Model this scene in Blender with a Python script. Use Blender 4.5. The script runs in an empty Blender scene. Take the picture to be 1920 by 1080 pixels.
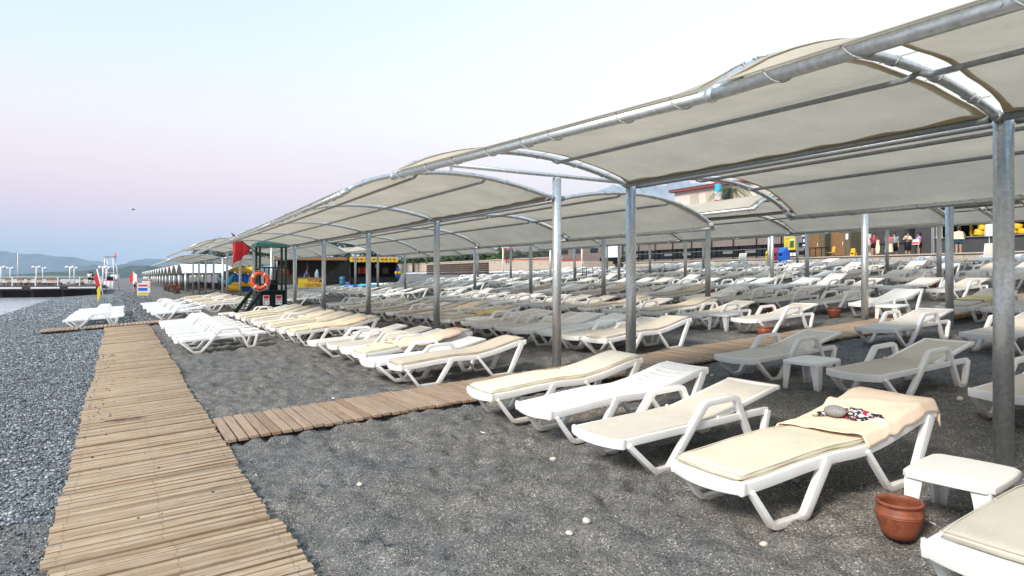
import bpy, bmesh, math, random
import numpy as np
from mathutils import Vector, Matrix, Euler

R = random.Random(7)
rad = math.radians
scene = bpy.context.scene
col = scene.collection

# ------------------------------------------------------------------ camera, sky, sun
cam_d = bpy.data.cameras.new('camera')
cam_d.sensor_width = 36.0
cam_d.lens = 36.0 * 1280 / 1920
cam_d.clip_start = 0.05
cam_d.clip_end = 30000
cam_d.shift_y = -20 / 1920
cam = bpy.data.objects.new('camera', cam_d)
col.objects.link(cam)
EYE = 1.88
cam.location = (0, 0, EYE)
cam.rotation_euler = (rad(90), 0, 0)
scene.camera = cam


def lin(r, g, b):
    f = lambda c: (c / 255 / 12.92) if c / 255 <= 0.04045 else ((c / 255 + 0.055) / 1.055) ** 2.4
    return (f(r), f(g), f(b), 1)


world = bpy.data.worlds.new('World')
scene.world = world
world.use_nodes = True
wn = world.node_tree
wn.nodes.clear()


def WN(t, **k):
    n = wn.nodes.new(t)
    for a, b in k.items():
        setattr(n, a, b)
    return n


tc = WN('ShaderNodeTexCoord')
sep = WN('ShaderNodeSeparateXYZ')
wn.links.new(tc.outputs['Generated'], sep.inputs[0])


def ramp(nodes, stops, interp='LINEAR'):
    n = nodes.new('ShaderNodeValToRGB')
    n.color_ramp.interpolation = interp
    e = n.color_ramp.elements
    e[0].position, e[0].color = stops[0]
    e[1].position, e[1].color = stops[-1]
    for p, c in stops[1:-1]:
        x = e.new(p)
        x.color = c
    return n


# the anti-twilight side: earth shadow, pink belt, pale blue; the other side paler and warmer
SKY_A = [(0.0, lin(160, 186, 212)), (0.035, lin(178, 192, 216)), (0.07, lin(226, 202, 220)), (0.105, lin(240, 211, 222)),
         (0.15, lin(240, 222, 229)), (0.21, lin(234, 231, 236)), (0.28, lin(218, 231, 241)), (0.38, lin(196, 222, 242)),
         (0.65, lin(165, 205, 240)), (1.0, lin(150, 196, 238))]
SKY_B = [(0.0, lin(208, 208, 220)), (0.05, lin(226, 220, 228)), (0.12, lin(243, 233, 236)), (0.2, lin(253, 249, 249)),
         (0.3, lin(247, 250, 253)), (0.4, lin(236, 244, 252)), (0.65, lin(200, 226, 248)), (1.0, lin(176, 212, 244))]
ra = ramp(wn.nodes, SKY_A)
rb = ramp(wn.nodes, SKY_B)
wn.links.new(sep.outputs[2], ra.inputs[0])
wn.links.new(sep.outputs[2], rb.inputs[0])
# azimuth factor
cmb = WN('ShaderNodeCombineXYZ')
wn.links.new(sep.outputs[0], cmb.inputs[0])
wn.links.new(sep.outputs[1], cmb.inputs[1])
nrm = WN('ShaderNodeVectorMath', operation='NORMALIZE')
wn.links.new(cmb.outputs[0], nrm.inputs[0])
dt = WN('ShaderNodeVectorMath', operation='DOT_PRODUCT')
wn.links.new(nrm.outputs[0], dt.inputs[0])
BR = rad(100)
dt.inputs[1].default_value = (math.sin(BR), math.cos(BR), 0)
mr = WN('ShaderNodeMapRange', interpolation_type='SMOOTHSTEP')
mr.inputs[1].default_value = -0.9
mr.inputs[2].default_value = 0.25
wn.links.new(dt.outputs['Value'], mr.inputs[0])
mx = WN('ShaderNodeMix', data_type='RGBA')
wn.links.new(mr.outputs[0], mx.inputs[0])
wn.links.new(ra.outputs[0], mx.inputs[6])
wn.links.new(rb.outputs[0], mx.inputs[7])
bg = WN('ShaderNodeBackground')
bg.inputs[1].default_value = 0.77
wn.links.new(mx.outputs[2], bg.inputs[0])
wo = WN('ShaderNodeOutputWorld')
wn.links.new(bg.outputs[0], wo.inputs[0])

sun_d = bpy.data.lights.new('sun', 'SUN')
sun_d.energy = 3.0
sun_d.angle = rad(16)
sun_d.color = (1.0, 0.93, 0.84)
sun = bpy.data.objects.new('sun', sun_d)
col.objects.link(sun)
# light comes from behind the camera, a little left, high
sun.rotation_euler = (rad(53), 0, rad(-42))
scene.view_settings.view_transform = 'Standard'
scene.view_settings.look = 'None'
scene.view_settings.exposure = 0.70
scene.view_settings.gamma = 1
scene.view_settings.use_curve_mapping = False
scene.cycles.use_denoising = True
scene.cycles.max_bounces = 7
scene.cycles.diffuse_bounces = 5
scene.cycles.glossy_bounces = 3
scene.cycles.transmission_bounces = 4
scene.cycles.transparent_max_bounces = 8
scene.cycles.volume_bounces = 0
scene.cycles.sample_clamp_indirect = 8
scene.cycles.caustics_reflective = False
scene.cycles.caustics_refractive = False

# ------------------------------------------------------------------ place coordinates: u along the shore, v inland
C30, S30 = math.cos(rad(30)), 0.5


def gz(v):
    if v < 14:
        return 0.06 * v
    return 0.84 + 0.072 * (v - 14)


def P(u, v, z=0.0):
    return Vector((-S30 * u + C30 * v, C30 * u + S30 * v, z))


def PG(u, v, dz=0.0):
    return P(u, v, gz(v) + dz)


INLAND = rad(30)          # z-rotation that turns local +x inland, local +y along the shore (+u)


def pix(px, py, Y):
    """world point at camera depth Y seen at photo pixel"""
    return Vector(((px - 960) / 1280 * Y, Y, EYE + (520 - py) / 1280 * Y))


# ------------------------------------------------------------------ materials
MATS = {}


class NT:
    def __init__(s, name):
        s.m = bpy.data.materials.new(name)
        s.m.use_nodes = True
        s.t = s.m.node_tree
        s.n = s.t.nodes
        s.b = s.n['Principled BSDF']

    def add(s, t, **k):
        n = s.n.new(t)
        for a, b in k.items():
            setattr(n, a, b)
        return n

    def link(s, a, b):
        s.t.links.new(a, b)

    def coord(s, kind='Object', scale=(1, 1, 1)):
        t = s.add('ShaderNodeTexCoord')
        mp = s.add('ShaderNodeMapping')
        mp.inputs['Scale'].default_value = scale
        s.link(t.outputs[kind], mp.inputs[0])
        return mp.outputs[0]

    def noise(s, vec, scale, detail=3, rough=0.55):
        n = s.add('ShaderNodeTexNoise')
        n.inputs['Scale'].default_value = scale
        n.inputs['Detail'].default_value = detail
        n.inputs['Roughness'].default_value = rough
        s.link(vec, n.inputs['Vector'])
        return n.outputs[0]

    def ramp(s, fac, stops):
        r = ramp(s.n, stops)
        s.link(fac, r.inputs[0])
        return r.outputs[0]

    def mix(s, fac, a, b, mode='MIX'):
        m = s.add('ShaderNodeMix', data_type='RGBA', blend_type=mode)
        for sock, val in ((m.inputs[0], fac), (m.inputs[6], a), (m.inputs[7], b)):
            if hasattr(val, 'is_linked'):
                s.link(val, sock)
            else:
                sock.default_value = val
        return m.outputs[2]

    def bump(s, h, strength=0.3, dist=0.01):
        b = s.add('ShaderNodeBump')
        b.inputs['Strength'].default_value = strength
        b.inputs['Distance'].default_value = dist
        s.link(h, b.inputs['Height'])
        s.link(b.outputs[0], s.b.inputs['Normal'])

    def color(s, c):
        if hasattr(c, 'is_linked'):
            s.link(c, s.b.inputs['Base Color'])
        else:
            s.b.inputs['Base Color'].default_value = c


def rgba(c, k=1.0):
    return (c[0] * k, c[1] * k, c[2] * k, 1)


def plain(name, c, rough=0.5, metal=0.0, var=0.12, vscale=9.0, bump=0.0, bscale=60, spec=0.5, dirt=None):
    """base colour with a soft mottling, optional fine bump and dirt patches"""
    if name in MATS:
        return MATS[name]
    n = NT(name)
    v = n.coord()
    f = n.noise(v, vscale, 4)
    c1 = n.ramp(f, [(0.3, rgba(c, 1 - var)), (0.7, rgba(c, 1 + var))])
    if dirt:
        d = n.noise(v, 5.0, 5, 0.7)
        d2 = n.ramp(d, [(0.5, (0, 0, 0, 1)), (0.72, (1, 1, 1, 1))])
        m = n.add('ShaderNodeMath', operation='MULTIPLY')
        n.link(d2, m.inputs[0])
        m.inputs[1].default_value = dirt[3]
        c1 = n.mix(m.outputs[0], c1, (dirt[0], dirt[1], dirt[2], 1))
    n.color(c1)
    n.b.inputs['Roughness'].default_value = rough
    n.b.inputs['Metallic'].default_value = metal
    n.b.inputs['Specular IOR Level'].default_value = spec
    if bump:
        n.bump(n.noise(v, bscale, 3), bump, 0.004)
    MATS[name] = n.m
    return n.m


def mk_sand():
    n = NT('grey_sand')
    v = n.coord()
    big = n.noise(v, 0.7, 4)
    mid = n.noise(v, 4.6, 5, 0.62)
    vo = n.add('ShaderNodeTexVoronoi')
    vo.inputs['Scale'].default_value = 115
    n.link(v, vo.inputs['Vector'])
    sepc = n.add('ShaderNodeSeparateColor')
    n.link(vo.outputs['Color'], sepc.inputs[0])
    grain = n.ramp(sepc.outputs[0], [(0.0, (0.078, 0.076, 0.074, 1)), (0.35, (0.142, 0.139, 0.134, 1)), (0.75, (0.215, 0.21, 0.20, 1)),
                                     (0.93, (0.23, 0.222, 0.205, 1)), (0.985, (0.50, 0.47, 0.44, 1)), (1.0, (0.5, 0.36, 0.29, 1))])
    tone = n.ramp(mid, [(0.3, (0.72, 0.72, 0.73, 1)), (0.7, (1.24, 1.22, 1.18, 1))])
    c = n.mix(1.0, grain, tone, 'MULTIPLY')
    tone2 = n.ramp(big, [(0.35, (0.9, 0.92, 0.96, 1)), (0.65, (1.1, 1.06, 1.0, 1))])
    c = n.mix(1.0, c, tone2, 'MULTIPLY')
    n.color(c)
    n.b.inputs['Roughness'].default_value = 0.95
    n.b.inputs['Specular IOR Level'].default_value = 0.2
    vd = n.add('ShaderNodeTexVoronoi')
    vd.inputs['Scale'].default_value = 90
    n.link(v, vd.inputs['Vector'])
    h = n.add('ShaderNodeMath', operation='ADD')
    n.link(vd.outputs['Distance'], h.inputs[0])
    n.link(n.noise(v, 14, 5, 0.7), h.inputs[1])
    n.bump(h.outputs[0], 0.6, 0.016)
    return n.m


def mk_pebble(name, stops):
    n = NT(name)
    oi = n.add('ShaderNodeObjectInfo')
    c = n.ramp(oi.outputs['Random'], stops)
    v = n.coord()
    f = n.noise(v, 40, 3)
    t = n.ramp(f, [(0.3, (0.8, 0.8, 0.8, 1)), (0.7, (1.2, 1.2, 1.2, 1))])
    n.color(n.mix(1.0, c, t, 'MULTIPLY'))
    n.b.inputs['Roughness'].default_value = 0.55
    return n.m


def n_scale(n, sock, k):
    m = n.add('ShaderNodeMath', operation='MULTIPLY')
    n.link(sock, m.inputs[0])
    m.inputs[1].default_value = k
    return m.outputs[0]


def mk_wood(name, light, dark, axis, warm):
    """weathered plank; axis = local direction of the grain"""
    n = NT(name)
    sc = [40, 40, 40]
    sc[axis] = 1.6
    tcn = n.add('ShaderNodeTexCoord')
    oi = n.add('ShaderNodeObjectInfo')
    off = n.add('ShaderNodeVectorMath', operation='MULTIPLY_ADD')
    n.link(oi.outputs['Random'], off.inputs[0])
    off.inputs[1].default_value = (57, 31, 17)
    n.link(tcn.outputs['Object'], off.inputs[2])
    mp = n.add('ShaderNodeMapping')
    mp.inputs['Scale'].default_value = sc
    n.link(off.outputs[0], mp.inputs[0])
    g = n.noise(mp.outputs[0], 1.0, 6, 0.65)
    c = n.ramp(g, [(0.25, dark), (0.5, light), (0.8, rgba(light, 1.2))])
    # sand dusting and blotches
    b = n.noise(off.outputs[0], 3.0, 5, 0.65)
    bl = n.ramp(b, [(0.46, (0, 0, 0, 1)), (0.66, (0.8, 0.8, 0.8, 1))])
    c = n.mix(bl, c, warm)
    sp = n.noise(off.outputs[0], 26.0, 4, 0.7)
    sm = n.ramp(sp, [(0.62, (0, 0, 0, 1)), (0.74, (0.75, 0.75, 0.75, 1))])
    c = n.mix(sm, c, (0.17, 0.15, 0.13, 1))
    if axis == 0:
        ge = n.add('ShaderNodeNewGeometry')
        pm_ = n.add('ShaderNodeMapping')
        pm_.vector_type = 'TEXTURE'
        pm_.inputs['Location'].default_value = (-S30 * 9.97 + C30 * 0.10, C30 * 9.97 + S30 * 0.10, 0.05)
        pm_.inputs['Rotation'].default_value = (0, 0, rad(30))
        pm_.inputs['Scale'].default_value = (0.42, 0.20, 1.0)
        n.link(ge.outputs['Position'], pm_.inputs[0])
        ln = n.add('ShaderNodeVectorMath', operation='LENGTH')
        n.link(pm_.outputs[0], ln.inputs[0])
        ad = n.add('ShaderNodeMath', operation='MULTIPLY_ADD')
        n.link(b, ad.inputs[0])
        ad.inputs[1].default_value = 2.4
        n.link(ln.outputs['Value'], ad.inputs[2])
        c = n.mix(n.ramp(ad.outputs[0], [(0.0, (0.75, 0.75, 0.75, 1)), (0.999, (0, 0, 0, 1))]) if False else n.ramp(n_scale(n, ad.outputs[0], 0.42), [(0.62, (0.72, 0.72, 0.72, 1)), (0.80, (0, 0, 0, 1))]), c, (0.10, 0.072, 0.05, 1))
    tone = n.ramp(oi.outputs['Random'], [(0, (0.78, 0.74, 0.70, 1)), (0.25, (0.95, 0.94, 0.92, 1)), (0.7, (1.0, 1.0, 1.0, 1)), (1, (1.12, 1.1, 1.07, 1))])
    c = n.mix(1.0, c, tone, 'MULTIPLY')
    n.color(c)
    n.b.inputs['Roughness'].default_value = 0.85
    n.b.inputs['Specular IOR Level'].default_value = 0.25
    n.bump(g, 0.35, 0.004)
    return n.m


def mk_galv(name='galvanised', base=(0.62, 0.64, 0.635), rough=0.30, metal=0.8):
    n = NT(name)
    v = n.coord()
    vo = n.add('ShaderNodeTexVoronoi')
    vo.inputs['Scale'].default_value = 38
    n.link(v, vo.inputs['Vector'])
    sc = n.add('ShaderNodeSeparateColor')
    n.link(vo.outputs['Color'], sc.inputs[0])
    sp = n.ramp(sc.outputs[0], [(0, rgba(base, 0.88)), (1, rgba(base, 1.10))])
    st = n.noise(n.coord(scale=(6, 6, 0.7)), 3.0, 5, 0.7)
    c = n.mix(n.ramp(st, [(0.52, (0, 0, 0, 1)), (0.8, (0.5, 0.5, 0.5, 1))]), sp, (0.30, 0.29, 0.26, 1))
    sk = n.noise(n.coord(scale=(60, 60, 40)), 1.0, 3, 0.6)
    c = n.mix(n.ramp(sk, [(0.66, (0, 0, 0, 1)), (0.73, (0.8, 0.8, 0.8, 1))]), c, (0.10, 0.095, 0.085, 1))
    n.color(c)
    n.b.inputs['Metallic'].default_value = metal
    r = n.ramp(st, [(0.3, (rough, rough, rough, 1)), (0.75, (rough + 0.25,) * 3 + (1,))])
    n.link(r, n.b.inputs['Roughness'])
    n.bump(n.noise(v, 25, 3), 0.08, 0.004)
    return n.m


def mk_cloth_roof(name, c, trans, weave=True):
    n = NT(name)
    v = n.coord()
    wv = n.noise(n.coord(scale=(20, 400, 20)), 1.0, 2)
    mott = n.noise(v, 1.4, 5, 0.65)
    col_ = n.mix(1.0, n.ramp(mott, [(0.3, rgba(c, 0.86)), (0.7, rgba(c, 1.07))]), n.ramp(wv, [(0.3, (0.93, 0.93, 0.92, 1)), (0.7, (1.05, 1.05, 1.05, 1))]), 'MULTIPLY')
    stn = n.noise(v, 7, 5, 0.75)
    col_ = n.mix(n.ramp(stn, [(0.62, (0, 0, 0, 1)), (0.8, (0.35, 0.35, 0.35, 1))]), col_, rgba(c, 0.6))
    dif = n.add('ShaderNodeBsdfDiffuse')
    tr = n.add('ShaderNodeBsdfTranslucent')
    n.link(col_, dif.inputs[0])
    n.link(col_, tr.inputs[0])
    ms = n.add('ShaderNodeMixShader')
    ms.inputs[0].default_value = trans
    n.link(dif.outputs[0], ms.inputs[1])
    n.link(tr.outputs[0], ms.inputs[2])
    n.link(ms.outputs[0], n.n['Material Output'].inputs[0])
    b = n.add('ShaderNodeBump')
    b.inputs['Strength'].default_value = 0.35
    b.inputs['Distance'].default_value = 0.03
    n.link(n.noise(n.coord(scale=(2.2, 6, 2.2)), 1.0, 5), b.inputs['Height'])
    n.link(b.outputs[0], dif.inputs['Normal'])
    n.link(b.outputs[0], tr.inputs['Normal'])
    return n.m


def mk_fabric(name, c, scale=(300, 300, 300), var=0.1, rough=0.9, streak=None, bump=0.25):
    n = NT(name)
    oi = n.add('ShaderNodeObjectInfo')
    w = n.noise(n.coord(scale=scale), 1.0, 2)
    m = n.noise(n.coord(), 6, 4, 0.6)
    c1 = n.ramp(w, [(0.3, rgba(c, 1 - var)), (0.7, rgba(c, 1 + var))])
    c1 = n.mix(1.0, c1, n.ramp(m, [(0.3, (0.93, 0.92, 0.9, 1)), (0.7, (1.04, 1.04, 1.04, 1))]), 'MULTIPLY')
    c1 = n.mix(1.0, c1, n.ramp(oi.outputs['Random'], [(0, (0.9, 0.88, 0.84, 1)), (1, (1.05, 1.05, 1.05, 1))]), 'MULTIPLY')
    n.color(c1)
    n.b.inputs['Roughness'].default_value = rough
    n.b.inputs['Specular IOR Level'].default_value = 0.2
    n.b.inputs['Sheen Weight'].default_value = 0.1
    n.bump(m if bump < 0.2 else w, bump, 0.004)
    return n.m


def mk_plastic(name, c, dirty=True):
    n = NT(name)
    v = n.coord()
    oi = n.add('ShaderNodeObjectInfo')
    f = n.noise(v, 4, 4)
    c1 = n.ramp(f, [(0.3, rgba(c, 0.95)), (0.7, rgba(c, 1.03))])
    c1 = n.mix(1.0, c1, n.ramp(oi.outputs['Random'], [(0, (0.90, 0.88, 0.83, 1)), (0.5, (0.98, 0.98, 0.97, 1)), (1, (1, 1, 1, 1))]), 'MULTIPLY')
    # sand and rust-coloured dirt gathers on the feet (object z), scuffs elsewhere
    sp = n.add('ShaderNodeSeparateXYZ')
    n.link(n.coord(), sp.inputs[0])
    d = n.noise(v, 16, 5, 0.7)
    a = n.add('ShaderNodeMath', operation='MULTIPLY_ADD')
    n.link(d, a.inputs[0])
    a.inputs[1].default_value = 0.16
    n.link(sp.outputs[2], a.inputs[2])
    dm = n.ramp(a.outputs[0], [(0.085, (0.55, 0.55, 0.55, 1)), (0.20, (0, 0, 0, 1))])
    c1 = n.mix(dm, c1, (0.42, 0.33, 0.24, 1))
    s2 = n.noise(v, 9, 5, 0.75)
    c1 = n.mix(n.ramp(s2, [(0.6, (0, 0, 0, 1)), (0.78, (0.2, 0.2, 0.2, 1))]), c1, (0.5, 0.45, 0.39, 1))
    n.color(c1)
    n.b.inputs['Roughness'].default_value = 0.42
    n.b.inputs['Subsurface Weight'].default_value = 0.0
    n.bump(n.noise(v, 120, 2), 0.04, 0.002)
    return n.m


M = {}
M['sand'] = mk_sand()
M['plank'] = mk_wood('weathered_plank', (0.42, 0.305, 0.20, 1), (0.13, 0.08, 0.042, 1), 0, (0.47, 0.37, 0.265, 1))
M['plank2'] = mk_wood('pinkish_plank', (0.37, 0.262, 0.185, 1), (0.17, 0.108, 0.068, 1), 1, (0.38, 0.295, 0.225, 1))
M['joist'] = plain('joist_wood', (0.20, 0.145, 0.10), 0.9, var=0.3)
M['galv'] = mk_galv()
M['galv_dark'] = mk_galv('galvanised_purlin', (0.30, 0.32, 0.325), 0.45)
M['roof'] = mk_cloth_roof('shade_cloth', (0.68, 0.615, 0.505), 0.37)
M['hem'] = mk_cloth_roof('shade_hem', (0.46, 0.385, 0.25), 0.35)
M['white'] = mk_plastic('white_plastic', (0.88, 0.88, 0.875))
M['sling'] = mk_fabric('beige_sling', (0.66, 0.615, 0.545), (60, 700, 700), 0.14)
M['sling_white'] = mk_fabric('white_sling', (0.78, 0.775, 0.76), (60, 700, 700), 0.06)
M['cream'] = mk_fabric('cream_vinyl', (0.83, 0.78, 0.64), (20, 20, 20), 0.012, 0.5, bump=0.1)
M['tan'] = mk_fabric('tan_cushion', (0.63, 0.555, 0.455), (200, 200, 200), 0.06, 0.8, bump=0.15)
M['greyc'] = mk_fabric('grey_cream_cushion', (0.60, 0.57, 0.49), (90, 90, 90), 0.05, 0.7, bump=0.15)
M['towel'] = mk_fabric('peach_towel', (0.95, 0.77, 0.61), (150, 150, 150), 0.09, 0.98, bump=0.5)
M['yellow_towel'] = mk_fabric('yellow_towel_cloth', (0.72, 0.6, 0.3), (150, 150, 150), 0.09, 0.98, bump=0.5)
M['grey_towel'] = mk_fabric('grey_towel_cloth', (0.5, 0.55, 0.58), (150, 150, 150), 0.09, 0.98, bump=0.5)
M['rope'] = plain('rope', (0.40, 0.40, 0.39), 0.9, var=0.5, vscale=90)
M['terracotta'] = plain('terracotta', (0.235, 0.066, 0.03), 0.55, var=0.3, vscale=14, bump=0.15, dirt=(0.12, 0.04, 0.02, 0.6))
M['stone'] = plain('stone_grey', (0.26, 0.26, 0.25), 0.8, var=0.2, vscale=60, bump=0.3)
M['shell'] = plain('pale_stone', (0.62, 0.55, 0.48), 0.6, var=0.15, vscale=40)
M['dgreen'] = plain('dark_green_paint', (0.006, 0.018, 0.012), 0.45, var=0.25)
M['green_roof'] = plain('green_roof_paint', (0.02, 0.10, 0.065), 0.5, var=0.15)
M['black'] = plain('black_paint', (0.005, 0.005, 0.0055), 0.6, var=0.2, spec=0.25)
M['red'] = plain('red_cloth', (0.62, 0.022, 0.02), 0.75, var=0.1)
M['orange'] = plain('orange_buoy', (0.72, 0.085, 0.015), 0.45, var=0.08)
M['buoy_tape'] = plain('buoy_tape', (0.75, 0.62, 0.5), 0.5)
M['whitep'] = plain('white_paint', (0.78, 0.78, 0.78), 0.5, var=0.04)
M['yellow'] = plain('yellow_paint', (0.72, 0.42, 0.012), 0.5, var=0.08)
M['lemon'] = plain('lemon_paint', (0.62, 0.47, 0.02), 0.5, var=0.05)
M['blue'] = plain('blue_vinyl', (0.012, 0.13, 0.55), 0.4, var=0.12)
M['cyan'] = plain('cyan_vinyl', (0.05, 0.42, 0.62), 0.4, var=0.1)
M['navy'] = plain('navy_paint', (0.012, 0.03, 0.10), 0.5)
M['crimson'] = plain('crimson_paint', (0.26, 0.02, 0.045), 0.45, var=0.1)
M['brown'] = plain('brown_wood', (0.22, 0.115, 0.045), 0.6, var=0.3, vscale=20)
M['olive'] = plain('olive_boards', (0.12, 0.10, 0.06), 0.7, var=0.2)
M['darkwood'] = plain('dark_timber', (0.05, 0.03, 0.02), 0.8, var=0.3)
M['taupe'] = plain('taupe_render', (0.20, 0.165, 0.14), 0.85, var=0.08, vscale=3)
M['charcoal'] = plain('charcoal_render', (0.055, 0.054, 0.055), 0.8, var=0.1, vscale=3)
M['beige'] = plain('beige_render', (0.50, 0.42, 0.34), 0.9, var=0.1, vscale=2, dirt=(0.3, 0.25, 0.2, 0.4))
M['paving'] = plain('grey_paving', (0.34, 0.31, 0.28), 0.9, var=0.12, vscale=3)
M['cream_wall'] = plain('cream_wall', (0.66, 0.58, 0.50), 0.85, var=0.06, vscale=2)
M['roof_red'] = plain('red_roof', (0.27, 0.06, 0.045), 0.8, var=0.15)
M['glass'] = plain('dark_glass', (0.012, 0.014, 0.016), 0.12, var=0.2)
M['skin'] = plain('skin', (0.42, 0.22, 0.14), 0.6, var=0.08)
M['hair'] = plain('dark_hair', (0.025, 0.015, 0.01), 0.6)
M['pink'] = plain('pink_cloth', (0.62, 0.12, 0.18), 0.85, var=0.3, vscale=30)
M['lilac'] = plain('lilac_cloth', (0.48, 0.32, 0.62), 0.85)
M['awning'] = plain('awning_yellow', (0.46, 0.34, 0.015), 0.7, var=0.1)
M['paleridge'] = plain('hazed_pale_ridge', (0.30, 0.33, 0.38), 0.95, var=0.2, vscale=0.01)  # paleness of the haze put into the ridge colour
M['barrel'] = plain('barrel_blue', (0.02, 0.12, 0.2), 0.5)
M['palesurf'] = plain('pale_surfboard', (0.22, 0.33, 0.38), 0.5)
M['nail'] = plain('nail_heads', (0.05, 0.04, 0.035), 0.6)
M['turq'] = plain('turquoise_cloth', (0.03, 0.38, 0.55), 0.8)
M['teal'] = plain('teal_trunks', (0.012, 0.06, 0.10), 0.7, var=0.3, vscale=20)
M['cream_towel'] = plain('cream_towel', (0.74, 0.66, 0.47), 0.95, var=0.1, vscale=20)
M['print'] = plain('printed_grey', (0.2, 0.2, 0.2), 0.7)
M['leaf'] = plain('leaf_green', (0.055, 0.10, 0.022), 0.7, var=0.5, vscale=1.2)
M['leaf_dark'] = plain('leaf_dark_green', (0.028, 0.055, 0.018), 0.7, var=0.5, vscale=1.2)
M['trunk'] = plain('bark', (0.10, 0.075, 0.055), 0.9, var=0.3)
M['hill'] = plain('forest_hill', (0.035, 0.055, 0.035), 0.95, var=0.45, vscale=0.03)
M['rockhill'] = plain('hazed_mountain_rock', (0.05, 0.075, 0.10), 0.95, var=0.3, vscale=0.004)  # rock colour with the blue of the distant air mixed in

# ------------------------------------------------------------------ mesh helpers
class MB:
    def __init__(s):
        s.v, s.f, s.sm, s.mi = [], [], [], []
        s.cur = 0

    def add(s, vs, fs, smooth=False):
        o = len(s.v)
        s.v += [tuple(x) for x in vs]
        s.f += [tuple(i + o for i in f) for f in fs]
        s.sm += [smooth] * len(fs)
        s.mi += [s.cur] * len(fs)
        return s

    def box(s, c, d, rz=0.0, mat=None):
        x, y, z = d[0] / 2, d[1] / 2, d[2] / 2
        vs = [Vector(p) for p in ((-x, -y, -z), (x, -y, -z), (x, y, -z), (-x, y, -z), (-x, -y, z), (x, -y, z), (x, y, z), (-x, y, z))]
        m = Matrix.Rotation(rz, 3, 'Z') if mat is None else mat
        vs = [m @ p + Vector(c) for p in vs]
        return s.add(vs, [(0, 3, 2, 1), (4, 5, 6, 7), (0, 1, 5, 4), (1, 2, 6, 5), (2, 3, 7, 6), (3, 0, 4, 7)])

    def tube(s, pts, r, n=10, caps=True, closed=False):
        pts = [Vector(p) for p in pts]
        k = len(pts)
        rs = r if isinstance(r, (list, tuple)) else [r] * k
        vs, fs = [], []
        prev = None
        for i, p in enumerate(pts):
            if closed:
                t = pts[(i + 1) % k] - pts[i - 1]
            else:
                t = pts[min(i + 1, k - 1)] - pts[max(i - 1, 0)]
            t.normalize()
            if prev is None:
                a = Vector((0, 0, 1)) if abs(t.z) < 0.9 else Vector((1, 0, 0))
                nx = t.cross(a).normalized()
            else:
                nx = (prev - t * prev.dot(t)).normalized()
            prev = nx
            ny = t.cross(nx)
            for j in range(n):
                a = 2 * math.pi * j / n
                vs.append(p + (nx * math.cos(a) + ny * math.sin(a)) * rs[i])
        segs = k if closed else k - 1
        for i in range(segs):
            b, c = i * n, ((i + 1) % k) * n
            for j in range(n):
                fs.append((b + j, b + (j + 1) % n, c + (j + 1) % n, c + j))
        s.add(vs, fs, True)
        if caps and not closed:
            o = len(s.v) - len(vs)
            s.f.append(tuple(o + j for j in reversed(range(n))))
            s.f.append(tuple(o + (k - 1) * n + j for j in range(n)))
            s.sm += [False, False]
            s.mi += [s.cur, s.cur]
        return s

    def lathe(s, prof, n=24, c=(0, 0, 0), smooth=True, sx=1.0, sy=1.0):
        vs, fs = [], []
        for r, z in prof:
            for j in range(n):
                a = 2 * math.pi * j / n
                vs.append((c[0] + r * sx * math.cos(a), c[1] + r * sy * math.sin(a), c[2] + z))
        for i in range(len(prof) - 1):
            for j in range(n):
                fs.append((i * n + j, i * n + (j + 1) % n, (i + 1) * n + (j + 1) % n, (i + 1) * n + j))
        s.add(vs, fs, smooth)
        return s

    def prism(s, poly, y0, y1, axis='y', smooth=False):
        """closed polygon in (x,z) extruded along y"""
        n = len(poly)
        a = [(p[0], y0, p[1]) for p in poly]
        b = [(p[0], y1, p[1]) for p in poly]
        fs = [tuple(range(n)), tuple(reversed(range(n, 2 * n)))]
        for i in range(n):
            j = (i + 1) % n
            fs.append((i, i + n, j + n, j))
        return s.add(a + b, fs, smooth)

    def ball(s, c, r, n=10, m=7, sc=(1, 1, 1)):
        prof = [(r * math.sin(math.pi * i / m), -r * math.cos(math.pi * i / m)) for i in range(m + 1)]
        prof[0] = (r * 0.02, -r)
        prof[-1] = (r * 0.02, r)
        k = len(s.v)
        s.lathe(prof, n)
        for i in range(k, len(s.v)):
            x, y, z = s.v[i]
            s.v[i] = (x * sc[0] + c[0], y * sc[1] + c[1], z * sc[2] + c[2])
        return s

    def strip(s, pts, w, d, y, closed=False):
        """flat band following (x,z) points: d thick in the plane, w wide in y centred at y"""
        k = len(pts)
        L, Rr = [], []
        for i in range(k):
            p = Vector((pts[i][0], pts[i][1]))
            a = Vector(pts[max(i - 1, 0)])
            b = Vector(pts[min(i + 1, k - 1)])
            if 0 < i < k - 1:
                t1 = (p - a).normalized()
                t2 = (b - p).normalized()
                t = (t1 + t2).normalized()
                n1 = Vector((-t1.y, t1.x))
                nn = Vector((-t.y, t.x))
                h = d[i] if isinstance(d, (list, tuple)) else d
                sc_ = h / 2 / max(0.45, nn.dot(n1))
            else:
                t = (b - a).normalized()
                nn = Vector((-t.y, t.x))
                h = d[i] if isinstance(d, (list, tuple)) else d
                sc_ = h / 2
            L.append(p + nn * sc_)
            Rr.append(p - nn * sc_)
        vs, fs = [], []
        for i in range(k):
            for q in (L[i], Rr[i]):
                vs.append((q.x, y - w / 2, q.y))
                vs.append((q.x, y + w / 2, q.y))
        for i in range(k - 1):
            b, c = i * 4, i * 4 + 4
            fs += [(b, c, c + 1, b + 1), (b + 2, b + 3, c + 3, c + 2), (b, b + 2, c + 2, c), (b + 1, c + 1, c + 3, b + 3)]
        fs += [(0, 1, 3, 2), (4 * k - 4, 4 * k - 2, 4 * k - 1, 4 * k - 3)]
        return s.add(vs, fs)

    def xform(s, m, start=0):
        for i in range(start, len(s.v)):
            s.v[i] = tuple(m @ Vector(s.v[i]))
        return s

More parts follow.
